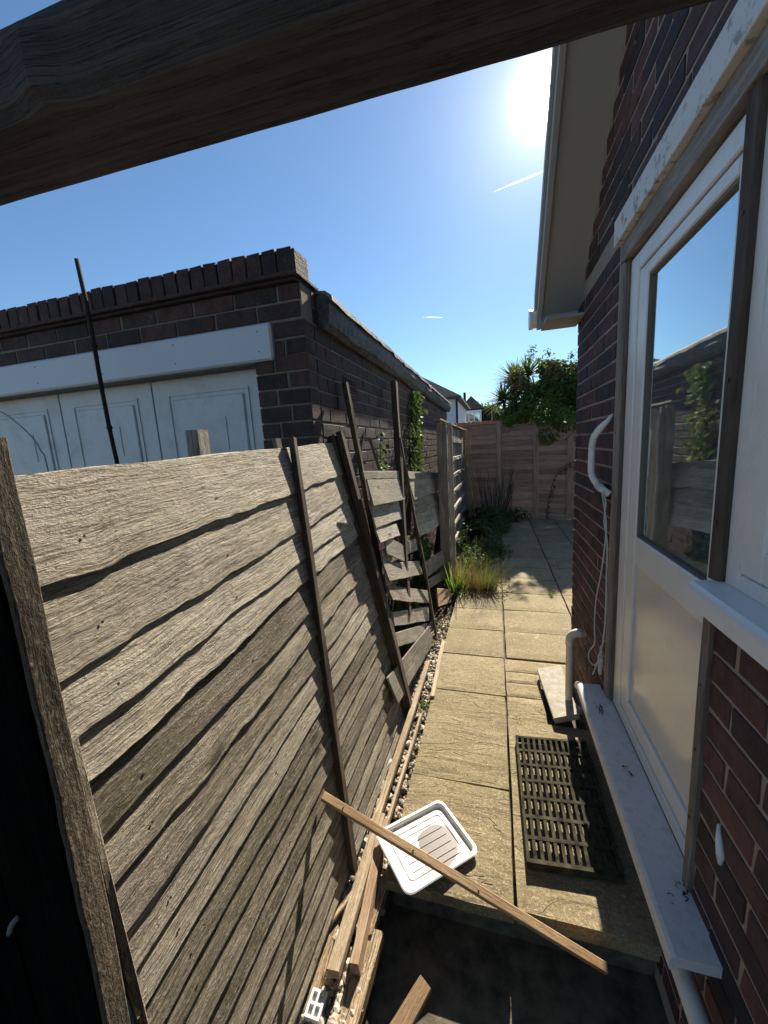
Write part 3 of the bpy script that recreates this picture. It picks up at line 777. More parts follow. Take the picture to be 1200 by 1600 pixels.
put_brick(gw, 'gs', (-.967, G + .10, 2.585), math.pi / 2, .16)
x = -.972; k = 0
while x > -3.6:      # bricks on edge along the parapet
    put_brick(gw, 'gs', (x - .039, G - .005, 2.585 + U(-.004, .004)), 0, .078); x -= .0895; k += 1
# creasing tiles below them
mb = cbox((-5, G - .05, 2.492), (-.93, G + .22, 2.512), .004); part('creasing', mb, M['gbrick'], gw)
mb = cbox((-5, G - .028, 2.474), (-.945, G + .21, 2.4905), .004); part('creasing', mb, M['gbrick'], gw)
rest = MB()
for k in range(29):
    z = 2.255 - k * GP
    y = G + .122; first = bool(k % 2)
    while y < 8.3:
        l = min(.12 if first else .25, 8.32 - y); first = False
        if l > .05:
            if y < 5.6 and z > 1.15: put_brick(sw, 'g', (SX, y + l / 2, z), math.pi / 2, l)
            else:
                rest.box((SX - .06, y, z - .037), (SX + U(-.002, .002), y + l, z + .037))
        y += l + .011
o = part('far_brickwork', rest, M['gbrick'], sw); o['kind'] = 'stuff'
# air brick
part('vent_plate', cbox((SX - .05, 2.455, 1.945), (SX + .004, 2.70, 2.095), .003), M['brick'], sw)
for k in range(7): part('louvre', cbox((SX + .0045, 2.47, 1.955 + k * .019), (SX + .012, 2.685, 1.967 + k * .019), .002), M['brick'], sw)
# garage door and fascia over it
gd = empty('garage_door', gar)
xs_ = [-3.664, -2.868, -2.07, -1.25]
for a, b in zip(xs_, xs_[1:]):
    pn = part('door_panel', cbox((a + .004, G + .10, .0), (b - .004, G + .13, 2.12), .003), M['gdoor'], gd)
    def ring(x0, x1, z0, z1, th, nm):
        mb = MB(); y0, y1 = G + .0925, G + .0995
        mb.box((x0, y0, z1 - th), (x1, y1, z1)); mb.box((x0, y0, z0), (x0 + th, y1, z1 - th)); mb.box((x1 - th, y0, z0), (x1, y1, z1 - th)); mb.box((x0 + th, y0, z0), (x1 - th, y1, z0 + th))
        return mb
    w_ = b - a
    part('moulding', ring(a + .12, b - .12, .3, 2.018, .012, ''), M['gdoor'], gd)
    part('raised_field', cbox((a + .155, G + .088, .34), (b - .155, G + .0995, 1.982), .006), M['gdoor'], gd)
    part('moulding', MB().box((a + .29, G + .083, 1.66), (b - .29, G + .0878, 1.855)), M['gdoor'], gd)
    part('groove', MB().box((a - .003, G + .099, .0), (a + .003, G + .101, 2.11)), M['groove'], gd)
mb = cbox((-5, G + .14, -.3), (-1.2, G + .16, 2.2), .002); part('door_backing', mb, M['groove'], gd)
fa = part('fascia_board', cbox((-5, G - .022, 2.112), (-1.122, G + .09, 2.300), .010), M['gfascia'], gar)
for x in (-1.2, -1.75, -2.3, -2.85):
    for z in (2.16, 2.26): part('screw', MB().tube([(x, G - .0235, z), (x, G - .02, z)], .004, 7), M['screw'], gar)
# felt-wrapped roof edge along the side
mb = MB(); n = 60; prof = [(-.20, 2.47), (-.035, 2.475), (.045, 2.465), (.072, 2.44), (.078, 2.37), (.060, 2.31), (.030, 2.285), (.0, 2.295), (-.2, 2.30)]
for i in range(n + 1):
    y = 2.13 + 6.3 * (i / n); sag = -.03 * (i / n)
    for j, (dx, z) in enumerate(prof):
        q = noise.noise(V((y * 1.7, j * .7, 3))); q2 = noise.noise(V((y * 5, j * .9, 8)))
        mb.v.append((SX + dx + .016 * q + .007 * q2, y, z + sag + .012 * q2 + .010 * noise.noise(V((y * 2, 5, j * .3)))))
k = len(prof)
for i in range(n):
    for j in range(k):
        j2 = (j + 1) % k; mb.face([i*k+j, i*k+j2, (i+1)*k+j2, (i+1)*k+j])
mb.face(list(range(k))); mb.face([n*k+j for j in range(k)][::-1])
fe = part('felt_edge', mb, M['felt'], gar)
mb = MB()
for i in range(n + 1):
    y = 2.135 + 6.28 * (i / n); sag = -.03 * (i / n)
    q = noise.noise(V((y * 3.1, 1.0, 4))); q2 = noise.noise(V((y * 9, 2, 1)))
    for dx, z in ((-.03, 2.492), (.052, 2.482), (.088 + .006 * q, 2.455), (.092 + .006 * q2, 2.425 + .02 * q + .012 * q2), (.086, 2.425 + .02 * q + .012 * q2), (.045, 2.468), (-.03, 2.478)):
        mb.v.append((SX + dx + .010 * q, y, z + sag + .008 * q2))
for i in range(n):
    for j in range(7):
        j2 = (j + 1) % 7; mb.face([i*7+j, i*7+j2, (i+1)*7+j2, (i+1)*7+j])
mb.face(list(range(7))); mb.face([n*7+j for j in range(7)][::-1])
part('worn_felt_strip', mb, M['felt_top'], gar)

# cane and wire in front of the garage door
cn = [V((-2.067, 1.70, 2.671)).lerp(V((-1.98, 1.70, .1)), k / 12) + V((.006 * math.sin(k * 1.3), 0, 0)) for k in range(13)]
o = MB().tube(cn, .011, 9).build('garden_cane', M['bamboo'], None, True)
for k in (2, 4): part('cane_node', MB().tube([cn[k] - V((0, 0, .012)), cn[k], cn[k] + V((0, 0, .012))], [.011, .0165, .011], 9), M['bamboo'], o, True)
tag(o, 'dark bamboo cane standing upright before the garage door', 'cane')
o = MB().tube(smoothp([(-3.1, 1.7, 2.02), (-2.875, 1.7, 1.97), (-2.70, 1.7, 1.85), (-2.60, 1.7, 1.72), (-2.57, 1.7, 1.5), (-2.57, 1.7, .0)], 5), .0045, 6).build('loose_wire', M['wire'], None, True)
tag(o, 'thin grey wire curving down before the garage door', 'wire')

# ------------------------------------------------------------------ broken fence further along
bf = thing('broken_fence', 'collapsed grey fence with slipped and broken boards beside the garage', 'fence', (-.65, 3.3, -.08))
Q = dict(
A=[(-.753,2.203,1.486),(-.744,3.116,1.418),(-.736,3.069,1.357),(-.747,2.209,1.442)],
B=[(-.746,2.235,1.432),(-.736,3.069,1.357),(-.714,2.914,1.182),(-.727,2.211,1.284)],
C=[(-.740,2.227,1.300),(-.735,2.94,1.222),(-.717,2.834,1.055),(-.728,2.223,1.139)],
E=[(-.706,2.225,1.125),(-.698,2.711,1.059),(-.688,2.671,.984),(-.694,2.213,1.032)],
F=[(-.690,2.397,1.075),(-.659,2.722,.912),(-.646,2.56,.815),(-.676,2.314,.972)],
G=[(-.676,2.248,.896),(-.641,3.225,.621),(-.627,3.124,.513),(-.662,2.238,.785)],
H=[(-.658,2.246,.757),(-.599,3.348,.301),(-.587,3.192,.211),(-.644,2.253,.65)],
R0=[(-.752,3.361,1.399),(-.728,5.473,1.217),(-.723,5.364,1.165),(-.743,3.373,1.308)],
R1=[(-.733,3.373,1.328),(-.714,5.373,1.186),(-.689,5.243,.991),(-.709,3.339,1.147)],
R2=[(-.718,3.38,1.156),(-.695,5.261,.978),(-.667,5.143,.822),(-.691,3.344,1.009)],
R3=[(-.701,3.344,1.029),(-.676,5.134,.835),(-.653,5.061,.714),(-.678,3.329,.905)],
R4=[(-.687,3.351,.92),(-.661,5.102,.719),(-.637,4.958,.592),(-.665,3.4,.806)],
L1=[(-.633,3.336,.561),(-.586,5.028,.28),(-.569,4.774,.15),(-.611,3.378,.392)],
L2=[(-.609,3.398,.38),(-.562,4.686,.089),(-.551,4.574,.011),(-.597,3.393,.284)],
N1=[(-.628,2.276,.602),(-.574,3.227,.186),(-.590,2.635,.309),(-.609,2.224,.452)],
N2=[(-.618,2.233,.444),(-.572,3.212,.171),(-.588,2.427,.243),(-.602,2.227,.37)])
Q['F'] = [(-.690, 2.36, 1.06), (-.655, 2.70, .90), (-.65, 2.62, .78), (-.68, 2.30, .94)]
Q['N1'] = [(-.636, 2.24, .58), (-.577, 3.22, .20), (-.575, 3.02, .13), (-.62, 2.24, .46)]
Q['N2'] = [(-.618, 2.24, .44), (-.572, 3.10, .10), (-.57, 2.90, .03), (-.60, 2.24, .32)]
for k_, c in Q.items():
    c = [V(q) for q in c]
    hh = ((c[0].z - c[3].z) + (c[1].z - c[2].z)) / 2
    lean_ = .13 * hh + (.020 if k_[0] in 'BCEGHR' else .0)
    c[3] = V((c[0].x + lean_, c[3].y * .5 + c[0].y * .5, c[0].z - hh)); c[2] = V((c[1].x + lean_, c[2].y * .4 + c[1].y * .6, c[1].z - hh))
    board('plank', c, .011, M['fence2'], bf, nrm=(1, 0, 0), nu=24, wav=.006, warp=.003, rag=.012)
# extra boards still hanging lower, dark gaps between
board('plank', [(-.70, 2.3, .97), (-.68, 3.3, .80), (-.67, 3.3, .70), (-.69, 2.3, .86)], .012, M['fence2'], bf, nrm=(1, 0, 0), nu=8, wav=.01, warp=.006)
tag(board('fallen_board', [(-.60, 1.95, .31), (-.548, 3.05, .10), (-.525, 3.10, -.08), (-.555, 1.98, .13)], .014, M['fence2'], None, nrm=(1, 0, .3), nu=12, wav=.008, warp=.006), 'pale board propped on its edge at the foot of the dark end post', 'board')
tag(board('fallen_board', [(-.56, 3.65, .21), (-.475, 4.02, .06), (-.455, 3.93, -.05), (-.53, 3.5, .08)], .014, M['fresh'], None, nrm=(1, -.4, .3), nu=6, warp=.004), 'short brown board end lying against the lowest broken planks', 'board')
o = bar('leaning_post', (-.815, 3.45, 2.18), (-.60, 2.60, .40), .052, .05, (0, 1, .3), M['batten'], None, nrm=(1, -.3, 0), nu=16, warp=.01)
tag(o, 'upright weathered grey post standing in the broken fence', 'post')
tag(bar('leaning_lath', (-.745, 3.20, 1.69), (-.50, 3.22, -.09), .030, .02, (0, 1, .2), M['batten'], None, nrm=(1, -.3, 0), nu=16, warp=.012), 'thin dark lath leaning diagonally across the broken fence', 'lath')

# ------------------------------------------------------------------ slatted screen beyond
tr = thing('slatted_screen', 'silver grey slatted timber screen with weathered rails near the far fence', 'fence', (-.6, 5.5, -.05))
for k, (x, y, wd) in enumerate([(-.60, 4.50, .06), (-.545, 4.52, .045), (-.49, 4.60, .05)]):
    bar('post', (x, y, 1.86 - k * .01), (x, y, -.06), wd, .05, (1, 0, 0), M['trellis'], tr, nrm=(0, -1, 0), nu=8, warp=.004)
for k in range(14):
    y = 4.72 + k * .255
    bar('upright_board', (-.60, y, 1.83 + U(-.01, .01)), (-.60, y, .02), .20, .015, (0, 1, 0), M['trellis'], tr, nrm=(1, 0, 0), nu=6, warp=.004)
for z in (1.64, 1.385, 1.145, .905, .665, .42, .19):
    bar('rail', (-.555, 5.60 + U(-.05, .05), z + .01), (-.555, 7.6 + U(-.1, .1), z - .02), .05, .045, (0, .1, 1), M['fence2'], tr, nrm=(1, 0, 0), nu=10, warp=.01)
bar('cap_rail', (-.575, 4.45, 1.89), (-.575, 8.3, 1.87), .02, .08, (0, 0, 1), M['fence2'], tr, nrm=(1, 0, 0), nu=14, warp=.008)
bar('end_post', (-.52, 7.75, 1.86), (-.50, 7.8, -.05), .07, .06, (0, 1, 0), M['trellis'], tr, nrm=(1, 0, 0), nu=8, warp=.01)
mb = MB()
for k in range(7):
    y = U(7.2, 8.0); mb.tube(smoothp([(-.52 + U(-.02, .06), y, 1.85), (-.50 + U(-.03, .08), y + U(-.1, .1), 1.3), (-.48 + U(-.03, .08), y + U(-.1, .1), .7), (-.45 + U(-.03, .1), y + U(-.15, .15), .05)], 4), .009, 5)
o = mb.build('dead_stem', M['lath']); adopt(o, tr)

# ------------------------------------------------------------------ fence across the end
ff = thing('end_fence', 'pinkish brown overlap fence panels closing the end of the path', 'fence', (.5, 8.5, 0))
def FL(x): return V((x, 8.60 - .335 * (x - .1), 0))
dirf = V((1, -.335, 0)).normalized(); nf = V((-.335, -1, 0)).normalized()
posts = [-1.25, .105, .815, 1.40, 2.6]; tops = [1.98, 1.90, 1.86, 1.80]
for i in range(4):
    a, b = FL(posts[i] + .03), FL(posts[i + 1] - .03); zt = tops[i]
    nsl = 19
    for k in range(nsl):
        z0, z1 = .03 + (zt - .05) * k / nsl, .03 + (zt - .05) * (k + 1) / nsl
        up = V((0, 0, 1))
        c = [a + up * (z1 + .012), b + up * (z1 + .012), b + up * (z0 + U(-.004, .004)) + nf * .014, a + up * (z0 + U(-.004, .004)) + nf * .014]
        board('slat', c, .007, M['farfence'], ff, nrm=nf, nu=6, wav=.009, warp=.003)
    bar('gravel_board', a + V((0, 0, .03)) + nf * .012, b + V((0, 0, .03)) + nf * .012, .16, .03, (0, 0, 1), M['farfence'], ff, nrm=nf, nu=4)
    bar('top_rail', a + V((0, 0, zt)) + nf * .022, b + V((0, 0, zt)) + nf * .022, .03, .04, (0, 0, 1), M['farfence'], ff, nrm=nf, nu=4)
    for q in (.0, 1.0):
        p = a.lerp(b, q); bar('edge_batten', p + V((0, 0, zt)) + nf * .026, p + V((0, 0, .02)) + nf * .026, .035, .02, dirf, M['farfence'], ff, nrm=nf, nu=4)
for i, x in enumerate(posts[:-1]):
    p = FL(x); zt = tops[max(0, i - 1)] + .02
    bar('fence_post', p + V((0, 0, zt)) + nf * .03, p + V((0, 0, -.05)) + nf * .03, .075 if i == 1 else .04, .07, dirf, M['farfence'], ff, nrm=nf, nu=4)
# low wall with red coping beyond it
gwl = thing('red_garden_wall', 'low wall with red brick coping showing above the end fence', 'wall', (-.3, 9.6, -.3))
part('wall_body', cbox((-1.6, 9.62, -.3), (.4, 9.82, 1.98), .005), M['redbrick'], gwl)
brick_mesh('cop', .10, .22, .09, M['redbrick'])
for k in range(18): put_brick(gwl, 'cop', (-1.55 + k * .108, 9.61, 2.035), 0, .10)

# ------------------------------------------------------------------ things lying on the path
# grating
gr = thing('drain_grating', 'mossy black plastic grating lying on the slab beside the ledge', 'grating', (.26, 1.62, .02))
P00, P10, P11, P01 = V((.107, 1.302, 0)), V((.384, 1.33, 0)), V((.452, 1.985, 0)), V((.099, 1.945, 0))
# straight sides: near edge, far edge
P10 = V((.425, 1.325, 0)); P11 = V((.435, 1.975, 0)); 
ZB, ZT = .022, .052
def gp_(u, v): return P00.lerp(P10, u).lerp(P01.lerp(P11, u), v)
def gbar(nm, u0, v0, u1, v1, wd, zt=ZT, zb=ZB):
    a, b = gp_(u0, v0), gp_(u1, v1); d = (b - a).normalized(); n = V((-d.y, d.x, 0)) * wd / 2
    mb = MB().prism([a - n + V((0, 0, zb)), b - n + V((0, 0, zb)), b + n + V((0, 0, zb)), a + n + V((0, 0, zb))], (0, 0, zt - zb))
    return part(nm, mb, M['grate'], gr)
gbar('frame', 0, -.012, 0, 1.012, .012, ZT + .001); gbar('frame', 1, -.012, 1, 1.012, .012, ZT + .001)
gbar('frame', .018, 0, .982, 0, .016); gbar('frame', .018, 1, .982, 1, .014)
NC = 12
for k in range(1, NC): gbar('bar', k / NC, .014, k / NC, .986, .0125, ZT - .001, ZT - .012)
for k in range(1, 7): gbar('cross_bar', .02, k / 7, .98, k / 7, .015, ZT, ZT - .014)
# white tray
def rrect(hx, hy, r, z, n=6):
    pts = []
    for cx_, cy_, a0 in ((hx - r, hy - r, 0), (-hx + r, hy - r, 90), (-hx + r, -hy + r, 180), (hx - r, -hy + r, 270)):
        for i in range(n + 1):
            a = math.radians(a0 + 90 * i / n); pts.append((cx_ + r * math.cos(a), cy_ + r * math.sin(a), z))
    return pts
ty = thing('seed_tray', 'white plastic tray with a brown stain lying on the path corner', 'tray', (-.285, 1.30, .012))
ty.rotation_euler = (math.radians(-2), math.radians(1), math.radians(-47))
loops = [rrect(.120, .155, .03, .010), rrect(.133, .168, .034, .013), rrect(.135, .170, .034, .017), rrect(.131, .166, .033, .020), rrect(.123, .158, .028, .020), rrect(.120, .155, .026, .017), rrect(.117, .152, .024, .0055), rrect(.115, .150, .022, .004)]
mb = MB(); n = len(loops[0])
for l in loops: mb.v += l
for i in range(len(loops) - 1):
    for j in range(n): mb.face([i*n+j, i*n+(j+1) % n, (i+1)*n+(j+1) % n, (i+1)*n+j])
mb.face([(len(loops)-1)*n + j for j in range(n)])
lo2 = rrect(.110, .145, .024, .0); b = len(mb.v); mb.v += lo2
for j in range(n): mb.face([b+j, b+(j+1) % n, (j+1) % n, j])
mb.face([b + j for j in range(n)][::-1])
tb = mb.build('tray_body', M['tray'], ty)
for k in range(5):
    x = -.064 + k * .032
    mb = MB().tube([(x, -.10, .0045), (x, .10, .0045)], .0018, 6); mb.build('floor_ridge', M['tray'], ty)
mb = MB().tube([(q[0], q[1], .005) for q in rrect(.088, .122, .015, 0)] + [(.088, .107, .005)], .0018, 6); mb.build('floor_ridge', M['tray'], ty)
# pale timber batten across the path
A, B = V((-.607, 1.085, .397)), V((.475, 1.085, -.094))
o = bar('timber_batten', A, A.lerp(B, .86), .027, .020, (0, 1, .35), M['fresh'], None, nrm=(0, -.35, 1), nu=14, warp=.003)
tag(o, 'pale orange timber batten lying diagonally from fence across the tray', 'batten')
for s in (.07, .3, .5, .9): part('nail', MB().tube([A.lerp(B, s) + V((0, -.002, .0)), A.lerp(B, s) + V((0, -.002, .004))], .003, 6), M['screw'], o)
# flagstone propped over a hole
o = board('flagstone', [(.305, 2.125, .055), (.266, 2.63, .050), (.425, 2.66, .075), (.44, 2.15, .085)], .035, M['flag'], None, nrm=(0, 0, 1), nu=6, ch=.004)
tag(o, 'loose pale flagstone propped over a gap beside the pipe', 'flagstone')
# timbers along the gravel
def lay(nm, lab, cat, p0, p1, wd, t, mat, wdir=(1, 0, 0), **kw):
    o = bar(nm, p0, p1, wd, t, wdir, M[mat], None, nrm=(0, 0, 1), **kw); return tag(o, lab, cat)
lay('timber_lath', 'long bleached timber lath lying along the gravel beside the slabs', 'lath', (-.50, 2.68, .0), (-.525, 1.32, .0), .032, .03, 'lath', nu=20, warp=.006)
lay('timber_lath', 'thin pale lath squeezed between the long lath and slab edge', 'lath', (-.45, 2.1, -.005), (-.475, 1.33, -.01), .014, .03, 'lath', nu=12, warp=.008)
lay('timber_lath', 'short pale batten with dark end lying at the slab edge', 'lath', (-.425, 3.0, .005), (-.405, 2.26, .008), .028, .035, 'lath', nu=8, warp=.003)
lay('timber_board', 'broad pale grained board end lying on the gravel', 'board', (-.507, 1.40, .012), (-.512, .865, -.005), .044, .035, 'lath', wdir=(1, .2, 0), nu=14, warp=.008)
lay('timber_board', 'orange brown board lying against the broad pale board', 'board', (-.480, 1.38, .006), (-.456, .90, -.01), .034, .05, 'lath2', wdir=(1, .1, .1), nu=14, wav=.014, warp=.006)
lay('timber_splinter', 'slim grey splinter sticking out left of the pale board', 'splinter', (-.525, 1.12, -.03), (-.60, .96, -.035), .018, .012, 'rot', nu=6, warp=.004)
lay('rotten_timber', 'thick rotten split timber beside the lower yard', 'timber', (-.425, 1.02, -.06), (-.455, .62, -.075), .062, .05, 'rot', nu=16, wav=.02, warp=.016, rag=.02)
lay('rotten_timber', 'ragged dark split timber lying under the orange board', 'timber', (-.425, 1.19, -.045), (-.445, 1.0, -.06), .03, .05, 'rot', nu=10, wav=.02, warp=.02, rag=.02)
lay('rotten_timber', 'crumbling brown timber between fence foot and pale board', 'timber', (-.585, 1.02, -.05), (-.575, .62, -.07), .060, .05, 'rot', nu=14, wav=.025, warp=.02, rag=.02)
lay('timber_board', 'pointed brown board tip at the bottom of the yard', 'board', (-.235, .945, -.075), (-.36, .70, -.10), .052, .02, 'lath2', wdir=(1, -.5, 0), nu=8, wav=.01, warp=.003, rag=.01)
for k, (x, y, s, lab) in enumerate([(-.565, 1.735, .03, 'pale broken concrete lump beside the long lath'), (-.585, 1.60, .045, 'larger pale broken stone against the fence foot'), (-.60, 1.50, .035, 'pale flat stone near the batten end by the fence'), (-.52, 1.86, .02, 'small orange stone against the long lath')]):
    bmx = bmesh.new(); bmesh.ops.create_icosphere(bmx, subdivisions=2, radius=1)
    mb = MB(); pts = []
    for v in bmx.verts:
        q = v.co * (1 + .35 * noise.noise(v.co * 1.6 + V((k * 7, 0, 0)))); pts.append(V((q.x * s * .8, q.y * s * 1.3, q.z * s * .5)) + V((x, y, -.055)))
    mb.add(pts, [tuple(v.index for v in f.verts) for f in bmx.faces]); bmx.free()
    tag(mb.build('stone', M['flag'] if k < 3 else M['redbrick']), lab, 'stone')
# white plastic block with two holes
wb = thing('plastic_block', 'small white plastic block with square holes at the bottom edge', 'block', (-.545, .80, -.08))
mb = MB(); 
X0, X1, Y0, Y1, Z0, Z1 = -.568, -.520, .770, .835, -.09, -.045
mb.box((X0, Y0, Z0), (X1, Y1, Z1 - .014))
for lo, hi in (((X0, Y0), (X1, Y0 + .007)), ((X0, Y1 - .007), (X1, Y1)), ((X0, Y0 + .007), (X0 + .007, Y1 - .007)), ((X1 - .007, Y0 + .007), (X1, Y1 - .007)), ((X0 + .007, .799), (X1 - .007, .806)), ((-.547, Y0 + .007), (-.541, .799)), ((-.547, .806), (-.541, Y1 - .007))):
    mb.box((*lo, Z1 - .014), (*hi, Z1))
part('block_body', mb, M['plastic_white'], wb)

# ------------------------------------------------------------------ plants
def rv(): return V((random.gauss(0, 1), random.gauss(0, 1), random.gauss(0, 1))).normalized()
def crown(blobs, n, L, up=.6, shell=.35, seedn=2.0, gap=-.15):
    mb = MB(); tot = sum(b[1].x * b[1].y * b[1].z for b in blobs); k = 0
    while k < n:
        x = U(0, tot)
        for c, r in blobs:
            x -= r.x * r.y * r.z
            if x <= 0: break
        d = rv(); q = 1 - shell * R() ** 1.6
        p = c + V((d.x * r.x, d.y * r.y, d.z * r.z)) * q * (1 + .22 * noise.noise(d * 2.5 + c))
        if noise.noise(p * seedn) < gap: continue
        nn = (d + rv() * .8 + V((0, 0, up))).normalized()
        l = L * U(.6, 1.3)
        leafq(mb, p, nn, rv(), l, l * U(.7, 1), max(0, min(1, .5 + .6 * noise.noise(p * 1.7) + U(-.25, .25)))); k += 1
    return mb
# ivy-covered bush hanging over the end fence
bush = thing('ivy_bush', 'big dark ivy bush spilling over the end fence', 'bush', (.95, 9.1, 0))
bl = [(V((.95, 9.05, 2.25)), V((.68, .5, .62))), (V((1.45, 8.95, 2.4)), V((.5, .5, .62))), (V((.55, 9.1, 2.05)), V((.42, .4, .36))), (V((.85, 9.15, 2.80)), V((.45, .4, .45))), (V((1.25, 9.0, 2.75)), V((.5, .4, .42))), (V((1.7, 8.95, 2.6)), V((.4, .4, .5))), (V((1.02, 8.26, 1.78)), V((.26, .14, .27))), (V((1.40, 8.2, 1.95)), V((.34, .2, .25))), (V((.60, 8.45, 1.98)), V((.38, .2, .18))), (V((1.15, 8.6, 2.3)), V((.6, .3, .4)))]

def green(name, mb, mat, parent):
    o = mb.build(name, mat, None, False, True); return adopt(o, parent)
def stems(parent, pts, r, mat='batten', name='stem'):
    mb = MB()
    for p in pts: mb.tube(smoothp(p, 3), [r * (1 - .6 * i / (3 * (len(p) - 1))) for i in range(3 * (len(p) - 1) + 1)], 6)
    return part(name, mb, M[mat], parent, True)
green('foliage', crown(bl, 20000, .062), M['ivy'], bush)
bd = [(V((.62, 8.95, 2.75)), V((.40, .3, .35))), (V((1.35, 8.9, 2.85)), V((.5, .3, .28))), (V((.95, 8.85, 2.95)), V((.4, .3, .25)))]
green('dry_foliage', crown(bd, 2600, .05), M['ivydry'], bush)
stems(bush, [[(.9, 9.3, -.1), (.95, 9.25, 1.2), (.9, 9.15, 2.2), (.8, 9.1, 2.9)], [(1.2, 9.3, -.1), (1.25, 9.2, 1.4), (1.45, 9.05, 2.6)]], .04, name='trunk')
mb = MB()
for (x, y, z) in ((.76, 9.0, 3.3), (.78, 9.0, 3.42), (1.1, 9.0, 3.3), (1.53, 9.0, 3.2), (.72, 9.0, 3.2), (.9, 9.0, 3.2)):
    for k in range(45): leafq(mb, V((x, y, z)) + rv() * U(0, .13), rv(), rv(), U(.03, .06), .035, R())
green('top_sprays', mb, M['ivy'], bush)
# spiky cordyline beside it
pal = thing('cordyline_palm', 'spiky cordyline palm with fanned leaves left of the ivy bush', 'palm', (.3, 9.75, 0))
def rosette(mb, c, n, L, lean=V((0, 0, 0))):
    for k in range(n):
        d = (rv() + lean); d.normalize()
        if d.z < -.35: d.z *= -.3
        side = d.cross(V((0, 0, 1)))
        if side.length < .1: side = V((1, 0, 0))
        side.normalize(); l = L * U(.7, 1.1); wd = U(.018, .026); prev = None; tn = R()
        for i in range(5):
            s = i / 4; p = c + d * l * s + V((0, 0, -.16 * l * s * s)); ww = wd * (1 - s) ** .6 + .001
            a, b = p - side * ww, p + side * ww; j = len(mb.v); mb.v += [tuple(a), tuple(b)]
            if prev is not None: mb.face([prev, prev + 1, j + 1, j], None, tn)
            prev = j
for nm, c, n, L, ln in (('leaf_head', V((.22, 9.75, 2.50)), 190, .62, V((-.35, -.2, .15))), ('leaf_head', V((.48, 9.7, 2.92)), 210, .62, V((-.3, -.2, .35))), ('leaf_head', V((.75, 9.6, 3.0)), 130, .55, V((0, -.2, .5)))):
    mb = MB(); rosette(mb, c, n, L, ln); green(nm, mb, M['palm'], pal)
stems(pal, [[(.4, 9.8, -.1), (.42, 9.8, 1.3), (.22, 9.75, 2.5)], [(.42, 9.8, 1.3), (.5, 9.75, 2.1), (.48, 9.7, 2.9)], [(.5, 9.75, 2.0), (.7, 9.65, 2.5), (.75, 9.6, 3.0)]], .07, name='trunk')
# ivy strand on the garage side wall
iv_ = thing('ivy_strand', 'bright ivy strand climbing the garage side wall', 'ivy', (-.92, 4.6, .6))
mb = MB()
for k in range(430):
    z = U(.75, 2.24); cy = 4.62 + .14 * math.sin(z * 3.1) ; y = cy + random.gauss(0, .12) * (1.25 - .25 * (z - .7))
    p = V((SX + U(.012, .10), y, z)); leafq(mb, p, V((1, -.5, .5)) + rv() * .6, V((0, 0, -1)) + rv() * .7, U(.05, .10), U(.05, .08), min(1, max(0, .55 + U(-.4, .5))))
green('foliage', mb, M['ivy2'], iv_)
stems(iv_, [[(SX + .015, 4.6, .1), (SX + .015, 4.7, .9), (SX + .015, 4.55, 1.6), (SX + .015, 4.65, 2.25)]], .012)
iv2 = thing('small_climber', 'small sprig of pale leaves behind the broken fence top', 'climber', (-.88, 2.9, .8))
mb = MB()
for k in range(26): leafq(mb, V((-.86 + U(-.03, .04), 2.97 + U(-.10, .14), 1.58 + U(-.15, .14))), V((1, -.4, .6)) + rv() * .5, rv(), U(.04, .07), .045, R())
green('foliage', mb, M['grass'], iv2)
stems(iv2, [[(-.87, 2.95, .9), (-.86, 2.98, 1.3), (-.86, 2.95, 1.65)]], .005)
# tufts at the path edge
def tuft(mb, c, n, L, spread, wd, lean=0.0):
    for k in range(n):
        a = U(0, 6.283); r = spread * math.sqrt(R()); b = V(c) + V((math.cos(a) * r * .5, math.sin(a) * r * .5, 0))
        d = V((math.cos(a) * U(.05, .6) + lean, math.sin(a) * U(.05, .6), 1)).normalized(); l = L * U(.5, 1.15)
        side = V((-math.sin(a + U(-.8, .8)), math.cos(a), 0)).normalized(); w_ = wd * U(.6, 1.2); prev = None; tn = R()
        bend = U(.05, .55)
        for i in range(5):
            s = i / 4; p = b + d * l * s + V((math.cos(a), math.sin(a), -.8)) * bend * l * s * s * .7; ww = w_ * (1 - s * .92)
            j = len(mb.v); mb.v += [tuple(p - side * ww), tuple(p + side * ww)]
            if prev is not None: mb.face([prev, prev + 1, j + 1, j], None, tn)
            prev = j
tf = thing('iris_tuft', 'bright green strappy leaves at the edge of the path', 'plant', (-.42, 4.2, 0))
mb = MB(); tuft(mb, (-.45, 4.20, -.03), 60, .46, .18, .0085); tuft(mb, (-.36, 4.12, -.02), 30, .30, .2, .008); green('green_blades', mb, M['grass'], tf)
mb = MB(); tuft(mb, (-.40, 4.40, -.03), 150, .44, .36, .006); tuft(mb, (-.26, 4.30, -.02), 120, .28, .32, .005); green('dry_blades', mb, M['drygrass'], tf)
tf2 = thing('dry_grass_tuft', 'brown green grass clump standing on the paving', 'plant', (-.10, 4.25, 0))
mb = MB(); tuft(mb, (-.10, 4.25, 0), 170, .42, .22, .0032); green('green_blades', mb, M['weed'], tf2)
mb = MB(); tuft(mb, (-.12, 4.24, 0), 190, .36, .25, .003); green('dry_blades', mb, M['drygrass'], tf2)
mb = MB()
for k in range(420):
    p = V((U(-.42, .16), U(3.98, 4.75), .004)); leafq(mb, p + V((0, 0, U(0, .03))), V((0, 0, 1)) + rv() * .7, rv(), U(.015, .045), U(.012, .03), R())
for k in range(160):
    p = V((U(-.60, -.43), U(3.0, 4.0), -.06)); leafq(mb, p + V((0, 0, U(0, .03))), V((0, 0, 1)) + rv() * .7, rv(), U(.015, .04), U(.012, .03), R())
tag(mb.build('leaf_litter', M['ivydry'], None, False, True), 'dead brown leaves scattered round the tufts', 'leaves', kind='stuff')
mb = MB()
